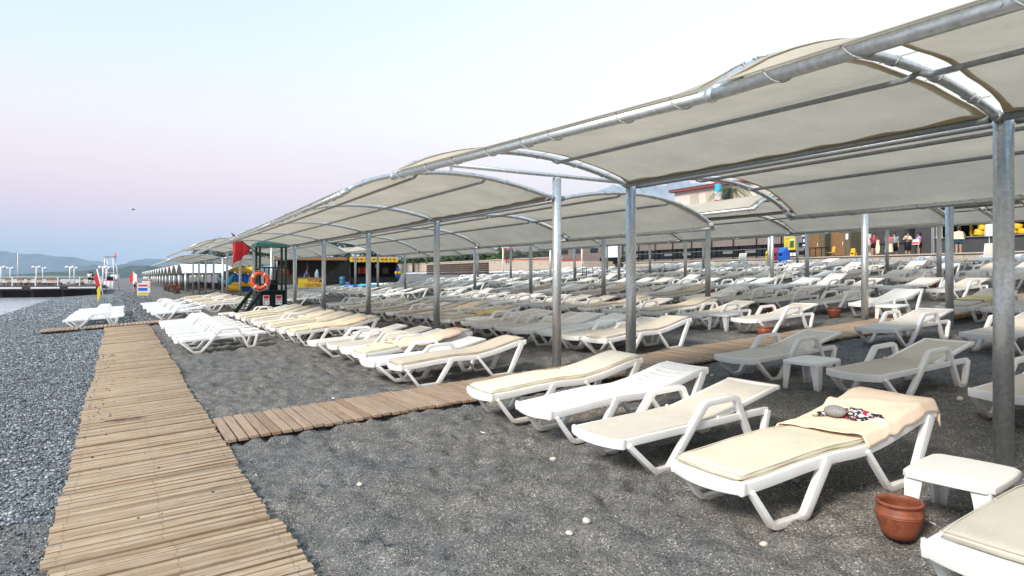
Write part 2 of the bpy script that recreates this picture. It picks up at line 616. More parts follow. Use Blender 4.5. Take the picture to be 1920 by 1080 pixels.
    def mesh(s, name, mat, bevel=0.0, seg=2, fix=True):
        me = bpy.data.meshes.new(name)
        me.from_pydata(s.v, [], s.f)
        mats = mat if isinstance(mat, (list, tuple)) else [mat]
        for m in mats:
            me.materials.append(m)
        me.polygons.foreach_set('use_smooth', s.sm)
        if len(mats) > 1:
            me.polygons.foreach_set('material_index', s.mi)
        if fix or bevel:
            bm = bmesh.new()
            bm.from_mesh(me)
            if bevel:
                bmesh.ops.recalc_face_normals(bm, faces=bm.faces)
                ed = [e for e in bm.edges if len(e.link_faces) == 2 and e.calc_face_angle(0) > 0.5]
                bmesh.ops.bevel(bm, geom=ed, offset=bevel, segments=seg, affect='EDGES', clamp_overlap=True, profile=0.6)
                for f in bm.faces:
                    f.smooth = True
            else:
                bmesh.ops.recalc_face_normals(bm, faces=bm.faces)
            bm.to_mesh(me)
            bm.free()
        if bevel:
            try:
                me.set_sharp_from_angle(angle=rad(40))
            except Exception:
                pass
        me.update()
        return me

    def build(s, name, mat, parent=None, **k):
        return obj(name, s.mesh(name, mat, **k), parent)


def obj(name, me, parent=None, loc=None, rz=None):
    o = bpy.data.objects.new(name, me)
    col.objects.link(o)
    if parent is not None:
        o.parent = parent
    if loc is not None:
        o.location = loc
    if rz is not None:
        o.rotation_euler = (0, 0, rz)
    return o


def tag(o, label, cat, group=None, kind=None):
    if label:
        o['label'] = label
    if cat:
        o['category'] = cat
    if group:
        o['group'] = group
    if kind:
        o['kind'] = kind
    return o


def thing(name, label, cat, loc=(0, 0, 0), rz=0.0, group=None):
    o = bpy.data.objects.new(name, None)
    o.empty_display_size = 0.2
    col.objects.link(o)
    o.location = loc
    o.rotation_euler = (0, 0, rz)
    return tag(o, label, cat, group)


def struct(o):
    o['kind'] = 'structure'
    return o


def copy_tree(o, parent=None):
    c = o.copy()
    col.objects.link(c)
    if parent is not None:
        c.parent = parent
        c.matrix_parent_inverse = o.matrix_parent_inverse.copy()
    for ch in list(o.children):
        copy_tree(ch, c)
    return c


def text_mesh(s, size, depth, mat, align='CENTER'):
    cu = bpy.data.curves.new('lettering', 'FONT')
    cu.body = s
    cu.size = size
    cu.extrude = depth
    cu.align_x = align
    cu.align_y = 'CENTER'
    cu.resolution_u = 2
    to = bpy.data.objects.new('lettering', cu)
    col.objects.link(to)
    dg = bpy.context.evaluated_depsgraph_get()
    me = bpy.data.meshes.new_from_object(to.evaluated_get(dg))
    bpy.data.objects.remove(to)
    me.materials.clear()
    me.materials.append(mat)
    return me


# ------------------------------------------------------------------ value noise for the ground
def _hash(ix, iy, seed):
    h = (ix * 374761393 + iy * 668265263 + seed * 1442695041) & 0xFFFFFFFF
    h = ((h ^ (h >> 13)) * 1274126177) & 0xFFFFFFFF
    return ((h ^ (h >> 16)) & 0xFFFF) / 65535.0


def vnoise(x, y, seed=0):
    ix = np.floor(x).astype(np.int64)
    iy = np.floor(y).astype(np.int64)
    fx, fy = x - ix, y - iy
    fx = fx * fx * (3 - 2 * fx)
    fy = fy * fy * (3 - 2 * fy)
    a = _hash(ix, iy, seed)
    b = _hash(ix + 1, iy, seed)
    c = _hash(ix, iy + 1, seed)
    d = _hash(ix + 1, iy + 1, seed)
    return (a * (1 - fx) + b * fx) * (1 - fy) + (c * (1 - fx) + d * fx) * fy


def gz_np(v):
    return np.where(v < 14, 0.06 * v, 0.84 + 0.072 * (v - 14))


def relief(u, v):
    """trampled sand: hollows and heaps, below and around the mean level"""
    a = vnoise(u * 1.1, v * 1.1, 1) * 0.5 + vnoise(u * 2.6, v * 2.6, 2) * 0.3
    b = vnoise(u * 4.6 + 3, v * 4.6, 3)
    c = vnoise(u * 9.5, v * 9.5 + 5, 4)
    foot = np.clip((vnoise(u * 3.3 + 11, v * 2.7, 9) - 0.62) / 0.25, 0, 1)
    d = vnoise(u * 17, v * 15, 6)
    e = np.abs(vnoise(u * 6.2 + 2, v * 5.4, 12) - 0.5) * 2
    r = (a - 0.4) * 0.075 + (b - 0.5) * 0.045 + (c - 0.5) * 0.034 + (d - 0.5) * 0.016 + (e - 0.35) * 0.035
    # old footprints and heel marks: jittered hollows with a raised rim
    cs = 0.34
    iu, iv = np.floor(u / cs).astype(np.int64), np.floor(v / cs).astype(np.int64)
    for du in (-1, 0, 1):
        for dv in (-1, 0, 1):
            ju, jv = iu + du, iv + dv
            cx = (ju + 0.15 + 0.7 * _hash(ju, jv, 41)) * cs
            cy = (jv + 0.15 + 0.7 * _hash(ju, jv, 42)) * cs
            on = _hash(ju, jv, 43)
            an = _hash(ju, jv, 44) * 3.1
            x, y = u - cx, v - cy
            xa, ya = x * np.cos(an) + y * np.sin(an), -x * np.sin(an) + y * np.cos(an)
            q = (xa / 0.125) ** 2 + (ya / 0.07) ** 2
            dep = np.where(on > 0.45, (on - 0.30) * 0.075, 0.0)
            r = r - dep * np.exp(-q) + dep * 0.42 * np.exp(-((np.sqrt(q) - 1.35) / 0.42) ** 2)
    # smooth seaward shingle, softer rise on the open strip
    k = np.clip((v + 0.2) / 0.8, 0.35, 1.0) * np.where(v < 4.2, 1.35, np.where(v < 6, 1.35 - (v - 4.2) * 0.19, 1.0))
    return r * k - 0.012


def lines(a, b, near, far, knee):
    out = [a]
    x = a
    while x < b:
        st = near if x < knee else min(far, near + (x - knee) * (far - near) / max(1e-6, (b - knee)) * 1.6)
        x += st
        out.append(x)
    return np.array(out)


# ------------------------------------------------------------------ ground
us = np.concatenate([np.arange(-3, 1.4, 0.12), np.arange(1.4, 10, 0.042), lines(10, 130, 0.06, 2.2, 12)])
vs_ = np.concatenate([np.arange(-14, -2, 0.5), np.arange(-2, 0.5, 0.10), np.arange(0.5, 8.5, 0.045), lines(8.5, 42, 0.08, 0.9, 10)])
UU, VV = np.meshgrid(us, vs_, indexing='ij')
ZZ = gz_np(VV) + relief(UU, VV)
ZZ = np.where(VV < -5.6, ZZ - (-5.6 - VV) * 0.05, ZZ)
nu, nv = len(us), len(vs_)
co = np.stack([-S30 * UU + C30 * VV, C30 * UU + S30 * VV, ZZ], -1).reshape(-1, 3)
idx = np.arange(nu * nv).reshape(nu, nv)
quads = np.stack([idx[:-1, :-1], idx[1:, :-1], idx[1:, 1:], idx[:-1, 1:]], -1).reshape(-1, 4)


def np_mesh(name, co, quads, mat, smooth=True):
    me = bpy.data.meshes.new(name)
    me.vertices.add(len(co))
    me.vertices.foreach_set('co', co.astype(np.float32).ravel())
    k = quads.shape[1]
    me.loops.add(quads.size)
    me.loops.foreach_set('vertex_index', quads.astype(np.int32).ravel())
    me.polygons.add(len(quads))
    me.polygons.foreach_set('loop_start', np.arange(0, quads.size, k, dtype=np.int32))
    me.polygons.foreach_set('loop_total', np.full(len(quads), k, dtype=np.int32))
    me.polygons.foreach_set('use_smooth', np.full(len(quads), smooth, dtype=bool))
    me.materials.append(mat)
    me.update(calc_edges=True)
    me.validate()
    return me


g = struct(obj('beach_ground', np_mesh('beach_ground', co, quads[:, ::-1], M['sand'])))
g['label'] = 'dark grey gritty sand sloping up from the sea'

# land that carries the beach on to the horizon, and behind the camera
lb = MB()
for (u0, u1, v0, v1, z0, z1) in ((130, 2600, -3, 60, 0.0, 3.0), (130, 2600, 60, 1400, 3.0, 9.0), (-60, 130, 42, 1400, 2.3, 9.0), (-60, -3, -5.8, 42, -0.45, 2.3)):
    a, b, c, d = P(u0, v0, z0 - .08), P(u1, v0, z0 - .08), P(u1, v1, z1 - .08), P(u0, v1, z1 - .08)
    lb.add([a, b, c, d], [(0, 3, 2, 1)])
land = struct(lb.build('terrain', M['sand'], fix=False))

# sea
n = NT('sea_water')
n.color((0.055, 0.085, 0.105, 1))
n.b.inputs['Roughness'].default_value = 0.12
n.b.inputs['IOR'].default_value = 1.33
w1 = n.noise(n.coord(scale=(0.5, 1.6, 1)), 1.0, 5, 0.6)
n.bump(w1, 0.35, 0.25)
fo = n.noise(n.coord(scale=(0.35, 1.1, 1)), 1.0, 6, 0.72)
n.color(n.mix(n.ramp(fo, [(0.34, (0.15, 0.15, 0.15, 1)), (0.60, (0.95, 0.95, 0.95, 1))]), (0.18, 0.22, 0.24, 1), (0.66, 0.68, 0.70, 1)))
M['sea'] = n.m
sb = MB()
SEA = -0.37
sb.add([P(-150, -5.2, SEA), P(4900, -5.2, SEA), (-4600, P(4900, -5.2).y, SEA), (-4600, P(-150, -5.2).y, SEA)], [(0, 1, 2, 3)])
sea = struct(sb.build('sea', M['sea'], fix=False))
# ------------------------------------------------------------------ hills and mountains
def ridge(name, label, pts, D, depth, mat, rough=0.06, seed=0, steps=260, rows=9):
    xs = np.linspace(pts[0][0], pts[-1][0], steps)
    ys = np.interp(xs, [p[0] for p in pts], [p[1] for p in pts])
    X = (xs - 960) / 1280 * D
    Hh = (523.5 - ys) / 1280 * D
    nz = sum(vnoise(xs * 0.08 * 2 ** k, np.full(steps, seed + .5), seed + k) / 2 ** k for k in range(4)) / 1.9 - 0.5
    Hh = np.maximum(Hh * (1 + rough * nz * 1.6), 0.5)
    vs, fs = [], []
    for j in range(rows):
        t = j / (rows - 1)
        prof = math.sin(math.pi * min(1, t * 1.0)) if 0 < t < 1 else 0.0
        ys2 = D + (t - 0.5) * depth
        for i in range(steps):
            wob = 1 + 0.22 * (float(_hash(int(i // 3), j * 7 + seed, seed)) - 0.5) * (1 if j != rows // 2 else 0)
            vs.append((X[i] * (ys2 / D) ** 0.2, ys2, -2 + (Hh[i] + 2) * prof ** 0.8 * (wob if prof < 1 else 1)))
    for j in range(rows - 1):
        for i in range(steps - 1):
            a = j * steps + i
            fs.append((a, a + 1, a + 1 + steps, a + steps))
    m = MB().add(vs, fs, True)
    o = m.build(name, mat, fix=False)
    o['kind'] = 'structure'
    o['label'] = label
    return o


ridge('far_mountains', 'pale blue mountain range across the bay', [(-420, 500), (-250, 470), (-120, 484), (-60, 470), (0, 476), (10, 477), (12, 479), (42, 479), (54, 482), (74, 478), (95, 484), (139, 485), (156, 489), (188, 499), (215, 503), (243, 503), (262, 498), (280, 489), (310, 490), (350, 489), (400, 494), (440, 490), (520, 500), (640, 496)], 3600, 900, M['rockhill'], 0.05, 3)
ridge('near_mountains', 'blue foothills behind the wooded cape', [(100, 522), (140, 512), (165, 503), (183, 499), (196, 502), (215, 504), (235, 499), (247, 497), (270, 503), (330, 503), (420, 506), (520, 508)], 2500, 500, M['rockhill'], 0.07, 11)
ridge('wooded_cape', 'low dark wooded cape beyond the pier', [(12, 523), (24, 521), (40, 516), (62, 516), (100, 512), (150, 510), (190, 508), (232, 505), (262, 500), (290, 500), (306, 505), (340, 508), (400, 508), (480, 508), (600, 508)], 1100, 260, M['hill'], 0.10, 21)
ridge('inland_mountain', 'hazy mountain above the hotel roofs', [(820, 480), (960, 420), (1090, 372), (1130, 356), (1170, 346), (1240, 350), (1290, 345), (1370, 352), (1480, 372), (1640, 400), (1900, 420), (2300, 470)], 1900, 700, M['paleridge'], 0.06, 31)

# ------------------------------------------------------------------ shingle and loose stones
def pebble_mesh(name, mat, seed, sub=1):
    rr = random.Random(seed)
    bm = bmesh.new()
    bmesh.ops.create_icosphere(bm, subdivisions=sub, radius=0.5)
    sx, sy, sz = 1.0, 0.62 + 0.3 * rr.random(), 0.42 + 0.2 * rr.random()
    for v in bm.verts:
        k = 1 + 0.22 * (rr.random() - 0.5)
        v.co = Vector((v.co.x * sx * k, v.co.y * sy * k, v.co.z * sz * k))
    for f in bm.faces:
        f.smooth = True
    me = bpy.data.meshes.new(name)
    bm.to_mesh(me)
    bm.free()
    me.materials.append(mat)
    return me


def scatter(name, label, cat, pts, scales, protos, seed):
    """geometry-node instances of a few stones on a cloud of points: one object of stuff"""
    me = bpy.data.meshes.new(name)
    me.vertices.add(len(pts))
    me.vertices.foreach_set('co', pts.astype(np.float32).ravel())
    at = me.attributes.new('size', 'FLOAT', 'POINT')
    at.data.foreach_set('value', scales.astype(np.float32))
    rng = np.random.default_rng(seed)
    ro = np.stack([rng.normal(0, 0.3, len(pts)), rng.normal(0, 0.3, len(pts)), rng.uniform(0, 6.28, len(pts))], -1)
    ar = me.attributes.new('turn', 'FLOAT_VECTOR', 'POINT')
    ar.data.foreach_set('vector', ro.astype(np.float32).ravel())
    me.update()
    o = obj(name, me)
    tag(o, label, cat, kind='stuff')
    c = bpy.data.collections.new(name + '_stones')
    for i, p in enumerate(protos):
        po = bpy.data.objects.new('stone', p)
        c.objects.link(po)
    ng = bpy.data.node_groups.new(name, 'GeometryNodeTree')
    ng.interface.new_socket('Geometry', in_out='INPUT', socket_type='NodeSocketGeometry')
    ng.interface.new_socket('Geometry', in_out='OUTPUT', socket_type='NodeSocketGeometry')
    gi = ng.nodes.new('NodeGroupInput')
    go = ng.nodes.new('NodeGroupOutput')
    ci = ng.nodes.new('GeometryNodeCollectionInfo')
    ci.inputs['Collection'].default_value = c
    ci.inputs['Separate Children'].default_value = True
    ip = ng.nodes.new('GeometryNodeInstanceOnPoints')
    ip.inputs['Pick Instance'].default_value = True
    na = ng.nodes.new('GeometryNodeInputNamedAttribute')
    na.data_type = 'FLOAT'
    na.inputs['Name'].default_value = 'size'
    nr = ng.nodes.new('GeometryNodeInputNamedAttribute')
    nr.data_type = 'FLOAT_VECTOR'
    nr.inputs['Name'].default_value = 'turn'
    ng.links.new(gi.outputs[0], ip.inputs['Points'])
    ng.links.new(ci.outputs[0], ip.inputs['Instance'])
    ng.links.new(nr.outputs[0], ip.inputs['Rotation'])
    ng.links.new(na.outputs[0], ip.inputs['Scale'])
    ng.links.new(ip.outputs[0], go.inputs[0])
    md = o.modifiers.new('stones', 'NODES')
    md.node_group = ng
    return o


M['pebble'] = mk_pebble('shingle_pebble', [(0, (0.04, 0.045, 0.05, 1)), (0.4, (0.105, 0.118, 0.13, 1)), (0.7, (0.19, 0.208, 0.222, 1)), (0.92, (0.33, 0.35, 0.36, 1)), (1.0, (0.6, 0.6, 0.59, 1))])
M['chip'] = mk_pebble('sand_chip', [(0, (0.035, 0.035, 0.036, 1)), (0.5, (0.10, 0.098, 0.094, 1)), (0.85, (0.19, 0.185, 0.172, 1)), (0.96, (0.48, 0.46, 0.43, 1)), (1.0, (0.4, 0.2, 0.13, 1))])
rng = np.random.default_rng(5)


def cloud(n, u0, u1, v0, v1, keep=None):
    u = rng.uniform(u0, u1, n)
    v = rng.uniform(v0, v1, n) if not callable(v0) else v0(u) + (v1 - v0(u)) * rng.random(n)
    if keep is not None:
        k = keep(u, v)
        u, v = u[k], v[k]
    return u, v


def to_pts(u, v, dz):
    z = gz_np(v) + relief(u, v) + dz
    z = np.where(v < -5.6, z - (-5.6 - v) * 0.05, z)
    return np.stack([-S30 * u + C30 * v, C30 * u + S30 * v, z], -1)


# shingle seaward of the boardwalk: dense, coarser towards the distance, thinning into grit near the camera
U, V = [], []
SZ = []
for (nn, u0, u1, vf, s0, s1) in ((42000, 6.5, 18, lambda u: -0.9 - 0.16 * u, 0.020, 0.050), (52000, 18, 40, lambda u: np.maximum(-5.9, -0.9 - 0.16 * u), 0.032, 0.075), (30000, 40, 84, lambda u: np.full_like(u, -6.0), 0.07, 0.14), (9000, 2.4, 7.5, lambda u: np.full_like(u, -2.6), 0.010, 0.034)):
    u, v = cloud(nn, u0, u1, vf, -0.30)
    U.append(u)
    V.append(v)
    SZ.append(rng.uniform(0, 1, len(u)) ** 1.6 * (s1 - s0) + s0)
u, v = cloud(9000, 29, 95, -0.4, 2.2)
U.append(u); V.append(v); SZ.append(rng.uniform(0.05, 0.11, len(u)))
U, V, SZ = np.concatenate(U), np.concatenate(V), np.concatenate(SZ)
PROT = [pebble_mesh('pebble', M['pebble'], i) for i in range(6)]
scatter('shingle', 'blue grey shingle of rounded pebbles between the boardwalk and the sea', 'pebbles', to_pts(U, V, 0.006), SZ, PROT, 2)
# grit on the sand near the camera
u1_, v1_ = cloud(22000, 1.5, 8.0, 0.95, 4.6)
u2_, v2_ = cloud(16000, 1.5, 14.0, 4.0, 8.5)
u3_, v3_ = cloud(14000, 7.9, 18.0, 1.2, 4.2)
U = np.concatenate([u1_, u2_, u3_]); V = np.concatenate([v1_, v2_, v3_])
SZ = rng.uniform(0, 1, len(U)) ** 3 * 0.013 + 0.0035
CH = [pebble_mesh('chip', M['chip'], 20 + i, 1) for i in range(5)]
ub_, vb_ = cloud(170, 8, 19, -0.38, -0.05)
uc_, vc_ = cloud(110, 3, 26, -0.38, 0.95)
Ub = np.concatenate([ub_, uc_]); Vb = np.concatenate([vb_, vc_])
pb_ = to_pts(Ub, Vb, 0.0)
pb_[:, 2] = gz_np(Vb) + 0.066
Ub, Vb, pb_ = Ub[::2], Vb[::2], pb_[::2]
scatter('spilled_pebbles', 'pebbles kicked up on to the boardwalk planks', 'pebbles', pb_, rng.uniform(0.012, 0.045, len(Ub)), PROT, 9)
scatter('sand_grit', 'coarse grit and small stone chips lying on the grey sand', 'grit', to_pts(U, V, 0.002), SZ, CH, 4)

# ------------------------------------------------------------------ boardwalks
def plank_mesh(name, L, W, T, axis, mat, seed):
    rr = random.Random(seed)
    b = MB()
    d = (L, W, T) if axis == 0 else (W, L, T)
    b.box((0, 0, 0), d)
    b.v = [(x + rr.uniform(-.004, .004), y + rr.uniform(-.003, .003), z + rr.uniform(-.0015, .0015)) for x, y, z in b.v]
    b.sm = [False] * len(b.f)
    me = b.mesh(name, mat, bevel=0.004, seg=1)
    bm = bmesh.new()
    bm.from_mesh(me)
    for q in (-.44, 0.0, .44):
        for w in (-.26, .26):
            px_, py_ = (q * L, w * W) if axis == 0 else (w * W, q * L)
            ring = [bm.verts.new((px_ + .0045 * math.cos(k * 1.047), py_ + .0045 * math.sin(k * 1.047), T / 2 + .0022)) for k in range(6)]
            f = bm.faces.new(ring)
            f.material_index = 1
    bm.to_mesh(me)
    bm.free()
    me.materials.append(M['nail'])
    return me


TILT = math.atan(0.06)


def walk_root(name, label, loc_uv):
    b = MB()
    return b


# main boardwalk along the shore: planks run inland (local x), sections laid end on end and a little out of line
J = MB()
for vv in (-0.25, 0.3, 0.85):
    a, c = PG(2.4, vv, 0.012), PG(29.0, vv, 0.012)
    J.tube([a, c], 0.022, 4)
bw = struct(J.build('boardwalk', M['joist']))
bw['label'] = 'weathered plank boardwalk running along the shore'
pm = [plank_mesh('plank', 1.40, 0.064, 0.026, 0, M['plank'], i) for i in range(6)] + [plank_mesh('plank', 1.40, 0.088, 0.026, 0, M['plank'], i + 9) for i in range(2)]
u = 2.5
sec_off, sec_end, sec_yaw, sec_tilt = 0.0, 2.5, 0.0, 0.0
count = 0
tail = MB()
while u < 28.95:
    if u >= sec_end:
        sec_end = u + R.uniform(0.55, 1.9)
        sec_off = R.uniform(-0.035, 0.035)
        sec_yaw = R.uniform(-0.012, 0.012)
        sec_tilt = R.uniform(0, 0.012)
    wide = R.random() < 0.12
    k = R.randrange(6) if not wide else 6 + R.randrange(2)
    v = 0.30 + sec_off + R.uniform(-0.012, 0.012)
    z = 0.045 + sec_tilt * min(1, (sec_end - u)) + R.uniform(-0.006, 0.006) + (0.012 if R.random() < 0.04 else 0)
    loc = PG(u, v, z)
    rot = Euler((R.uniform(-.03, .03), -TILT + R.uniform(-.003, .003), INLAND + sec_yaw + R.uniform(-.006, .006)))
    if count < 298:
        o = obj('plank', pm[k], bw, loc)
        o.rotation_euler = rot
    else:
        st = len(tail.v)
        tail.box((0, 0, 0), (1.4, 0.07, 0.026))
        tail.xform(Matrix.Translation(loc) @ rot.to_matrix().to_4x4(), st)
    count += 1
    u += (0.112 if wide else 0.0865)
if tail.v:
    t = tail.build('plank_run', M['plank'], bw)
    t['kind'] = 'stuff'


def cross_walk(u0, u1, v0, v1, label, mat, pitch=0.117, width=None, zoff=0.0, broken=0.0):
    L = (u1 - u0)
    jb = MB()
    for q in (0.12, 0.5, 0.88):
        pts = [PG(u0 + L * q, v0 + (v1 - v0) * i / 12, 0.018 + zoff) for i in range(13)]
        jb.tube(pts, 0.026, 4)
    # sandy edge boards
    root = struct(jb.build('side_boardwalk', M['joist']))
    root['label'] = label
    ms = [plank_mesh('plank', L, pitch - 0.018, 0.036, 1, mat, i + 40) for i in range(6)]
    v = v0
    while v < v1:
        if R.random() >= broken:
            o = obj('plank', ms[R.randrange(6)], root, PG(0.5 * (u0 + u1) + R.uniform(-.012, .012), v, 0.064 + zoff + R.uniform(-.004, .004)))
            o.rotation_euler = (R.uniform(-.004, .004), -TILT + R.uniform(-.02, .02), INLAND + R.uniform(-.008, .008))
        v += pitch
    return root


cross_walk(7.90, 9.18, 1.07, 25.0, 'pinkish plank side boardwalk leading inland between the loungers', M['plank2'], zoff=-0.010)
c2 = cross_walk(29.15, 30.5, -1.05, 6.0, 'far plank side boardwalk crossing the end of the main one', M['plank2'], 0.13, zoff=0.02)
c3 = cross_walk(29.0, 30.4, -2.35, -1.25, 'short loose plank section lying on the shingle', M['plank2'], 0.13, zoff=0.03)

# ------------------------------------------------------------------ canopies
ARCH_R, EDGE_R, PUR_R, POST_R = 0.036, 0.038, 0.022, 0.074


def tubem(name, pts, r, mat, parent, n=10, closed=False):
    return MB().tube(pts, r, n, closed=closed).build(name, mat, parent, fix=False)


def canopy(v0, us_, z_at, z_sea, z_land, label, group, fine, Ls=3.55, Ll=3.55, rise=0.37, first_tie=False, L0=None):
    root = thing('shade_canopy', label, 'canopy', PG(us_[0], v0, 0), 0, group)
    inv = Matrix.Translation(-root.location)
    W = lambda p: inv @ Vector(p)
    nseg = 16 if fine else 9
    ns = 12 if fine else 7

    def apt(i, sg, t, dz=0.0):
        u = us_[i]
        L = (Ls if sg < 0 else Ll)
        if L0 and sg < 0:
            L = L0[i]
        zt = (z_sea if sg < 0 else z_land)
        zt = zt[i] if isinstance(zt, (list, tuple)) else zt
        zz = z_at + (zt - z_at) * t + 4 * rise * (max(0, 1 - t) ** .82) * (1 - max(0, 1 - t) ** .82)
        return P(u, v0 + sg * (0.06 + L * t), zz + dz)
    for i, u in enumerate(us_):
        g0 = gz(v0)
        ext = 0.34 if (first_tie and i == 0) else 0.05
        pb = MB().tube([W(P(u, v0, g0 - 0.25)), W(P(u, v0, z_at + ext))], POST_R, 20 if fine else 10)
        if fine:
            pb.ball(W(P(u, v0, z_at + ext)), POST_R, 16, 6, (1, 1, 0.35))
        pb.build('post', M['galv'], root, fix=False)
        for sg in (-1, 1):
            pts = [W(apt(i, sg, k / nseg)) for k in range(nseg + 1)]
            a = tubem('arch', pts, ARCH_R, M['galv'], root, ns)
            if fine:
                e = MB().ball(pts[-1], 0.047, 12, 8, (1, 1, 1))
                d = (pts[-1] - pts[-2]).normalized()
                e.tube([pts[-1] - d * 0.16, pts[-1] - d * 0.02], 0.042, 12)
                e.build('end_cap', M['galv'], a, fix=False)
                # clamp and bolt at the post
                c = MB().tube([pts[0] - (pts[1] - pts[0]).normalized() * 0.02, pts[0] + (pts[1] - pts[0]).normalized() * 0.07], 0.046, 10)
                c.box(pts[0] + Vector((0, 0, -0.05)), (0.03, 0.03, 0.1), INLAND)
                c.build('clamp', M['galv_dark'], a, fix=False)
    for i in range(len(us_) - 1):
        for sg in (-1, 1):
            def sp(s, t, dz=0.0):
                p = apt(i, sg, t, dz).lerp(apt(i + 1, sg, t, dz), s)
                return p
            # pipes
            ep = tubem('edge_pipe', [W(sp(0.0 if k == 0 else 1.0, 1.0)) for k in range(2)], EDGE_R, M['galv'], root, ns)
            for t in (0.36, 0.68):
                tubem('purlin', [W(sp(0.0, t, -0.03)), W(sp(0.018, t, -0.062)), W(sp(0.982, t, -0.062)), W(sp(1.0, t, -0.03))], PUR_R, M['galv_dark'], root, ns)
            tubem('beam', [W(sp(0.01, 0.015, -0.02)), W(sp(0.99, 0.015, -0.02))], 0.033, M['galv_dark'], root, ns)
            # cloth between two arches, drawn in at the lacing
            ni, nj = (28, 18) if fine else (10, 8)
            top, hem = MB(), MB()
            vs, fs = [], []
            hv = []
            sc = 7
            for a in range(ni + 1):
                s = a / ni
                for b in range(nj + 1):
                    t = b / nj
                    tt = 0.004 + 1.011 * t
                    if b == 0:
                        tt += 0.010 * abs(math.sin(sc * math.pi * s)) + 0.002
                    ins = 0.010 + 0.022 * math.sin(math.pi * min(1, t * 1.02)) ** 0.8 + 0.004 * abs(math.sin(4.5 * math.pi * t))
                    ss = ins + (1 - 2 * ins) * s
                    # between the arches the cloth is stretched flat from purlin to purlin
                    arc_z = lambda q: 4 * rise * (max(0, 1 - q) ** .82) * (1 - max(0, 1 - q) ** .82)
                    nodes = (0.0, 0.36, 0.68, 1.0)
                    flat_z = float(np.interp(min(1, tt), nodes, [arc_z(q) for q in nodes]))
                    wq = math.sin(math.pi * s) ** .4 if 0 < s < 1 else 0.0
                    dz = (0.004 if b == 0 else 0.030 if b < nj else 0.046) - wq * ((arc_z(tt) - flat_z) + (0.052 if 0 < b < nj else 0.0)) + 0.006 * math.sin(7 * math.pi * t + 2 * s) * wq
                    vs.append(W(sp(ss, tt, dz)))
            for a in range(ni):
                for b in range(nj):
                    q = a * (nj + 1) + b
                    fs.append((q, q + 1, q + nj + 2, q + nj + 1))
            top.add(vs, fs, True)
            cl = top.build('cloth_panel', M['roof'], root, fix=False)
            # doubled hem round the edge, a strip just under the cloth
            if fine or (i < 99):
                ring = [(a, 0) for a in range(ni + 1)] + [(ni, b) for b in range(1, nj + 1)] + [(a, nj) for a in range(ni - 1, -1, -1)] + [(0, b) for b in range(nj - 1, 0, -1)]
                cen = W(sp(0.5, 0.5, 0))
                hv, hf = [], []
                for (a, b) in ring:
                    p = vs[a * (nj + 1) + b]
                    ua = P(1, 0, 0) - P(0, 0, 0)
                    va = (P(0, 1, 0) - P(0, 0, 0)) * sg
                    sdir = ua * ((1 if a == 0 else -1 if a == ni else 0))
                    tdir = va * ((1 if b == 0 else -1 if b == nj else 0))
                    wd = 0.012 if b == nj else 0.06 if b else 0.10 + 0.02 * math.sin(a * 1.57)
                    # follow the slope of the cloth
                    q = p + (sdir + tdir) * wd
                    if b == 0 or b == nj:
                        bb = 1 if b == 0 else nj - 1
                        nb = vs[a * (nj + 1) + bb]
                        q.z += (nb.z - p.z) * wd / max(0.05, (nb - p).length)
                    hv += [p + Vector((0, 0, -0.006)), q + Vector((0, 0, -0.006))]
                k = len(ring)
                for a in range(k):
                    b2 = (a + 1) % k
                    hf.append((2 * a, 2 * a + 1, 2 * b2 + 1, 2 * b2))
                hem.add(hv, hf, True)
                hem.build('hem', M['hem'], cl, fix=False)
            # lacing: turns of rope round edge pipe and ties to the arches
            if fine:
                rp = MB()
                nt = 8 if sg < 0 else 6
                for q in range(nt):
                    s0 = (q + 0.5 + R.uniform(-.2, .2)) / nt
                    ax = (W(sp(1, 1)) - W(sp(0, 1))).normalized()
                    c = W(sp(s0, 1.0))
                    n1 = ax.cross(Vector((0, 0, 1))).normalized()
                    n2 = ax.cross(n1)
                    tw = []
                    for z in range(15):
                        an = 2 * math.pi * (z / 14) * 1.05
                        tw.append(c + ax * (z / 14 - 0.5) * 0.24 + (n1 * math.cos(an) + n2 * math.sin(an)) * (EDGE_R + 0.006))
                    rp.tube(tw, 0.0045, 5, caps=False)
                for ii, s_e in ((i, 0), (i + 1, 1)):
                    for q in range(6):
                        t = 0.1 + 0.16 * q + R.uniform(-.03, .03)
                        ins = 0.010 + 0.022 * math.sin(math.pi * min(1, t)) ** 0.8
                        ss = ins if s_e == 0 else 1 - ins
                        a = W(apt(ii, sg, t, 0.0))
                        b = W(sp(ss, 0.004 + 1.011 * t, 0.03))
                        d = (W(apt(ii, sg, t + 0.01)) - a).normalized()
                        u_ = d.cross(Vector((0, 0, 1))).normalized()
                        up = u_.cross(d)
                        loop = [a + (u_ * math.cos(x) + up * math.sin(x)) * (ARCH_R + 0.005) + d * 0.02 * x for x in [k * 0.7 for k in range(10)]]
                        rp.tube(loop, 0.005, 5, caps=False)
                        rp.tube([a + up * (ARCH_R + .004), b], 0.005, 5, caps=False)
                for q in range(sc * 1):
                    s0 = (q + 0.0) / sc
                    if s0 <= 0.05:
                        continue
                    a = W(sp(s0, 0.015, -0.02))
                    b = W(sp(s0, 0.034, 0.028))
                    rp.tube([a + Vector((0, 0, 0.03)), b], 0.005, 5, caps=False)
                    # eyelet
                    ey = [b + Vector((math.cos(x) * 0.014, math.sin(x) * 0.014, -0.012)) for x in [k * 0.785 for k in range(8)]]
                    rp.tube(ey, 0.004, 5, closed=True)
                lo = rp.build('rope_lacing', M['rope'], root, fix=False)
                lo['kind'] = 'stuff'
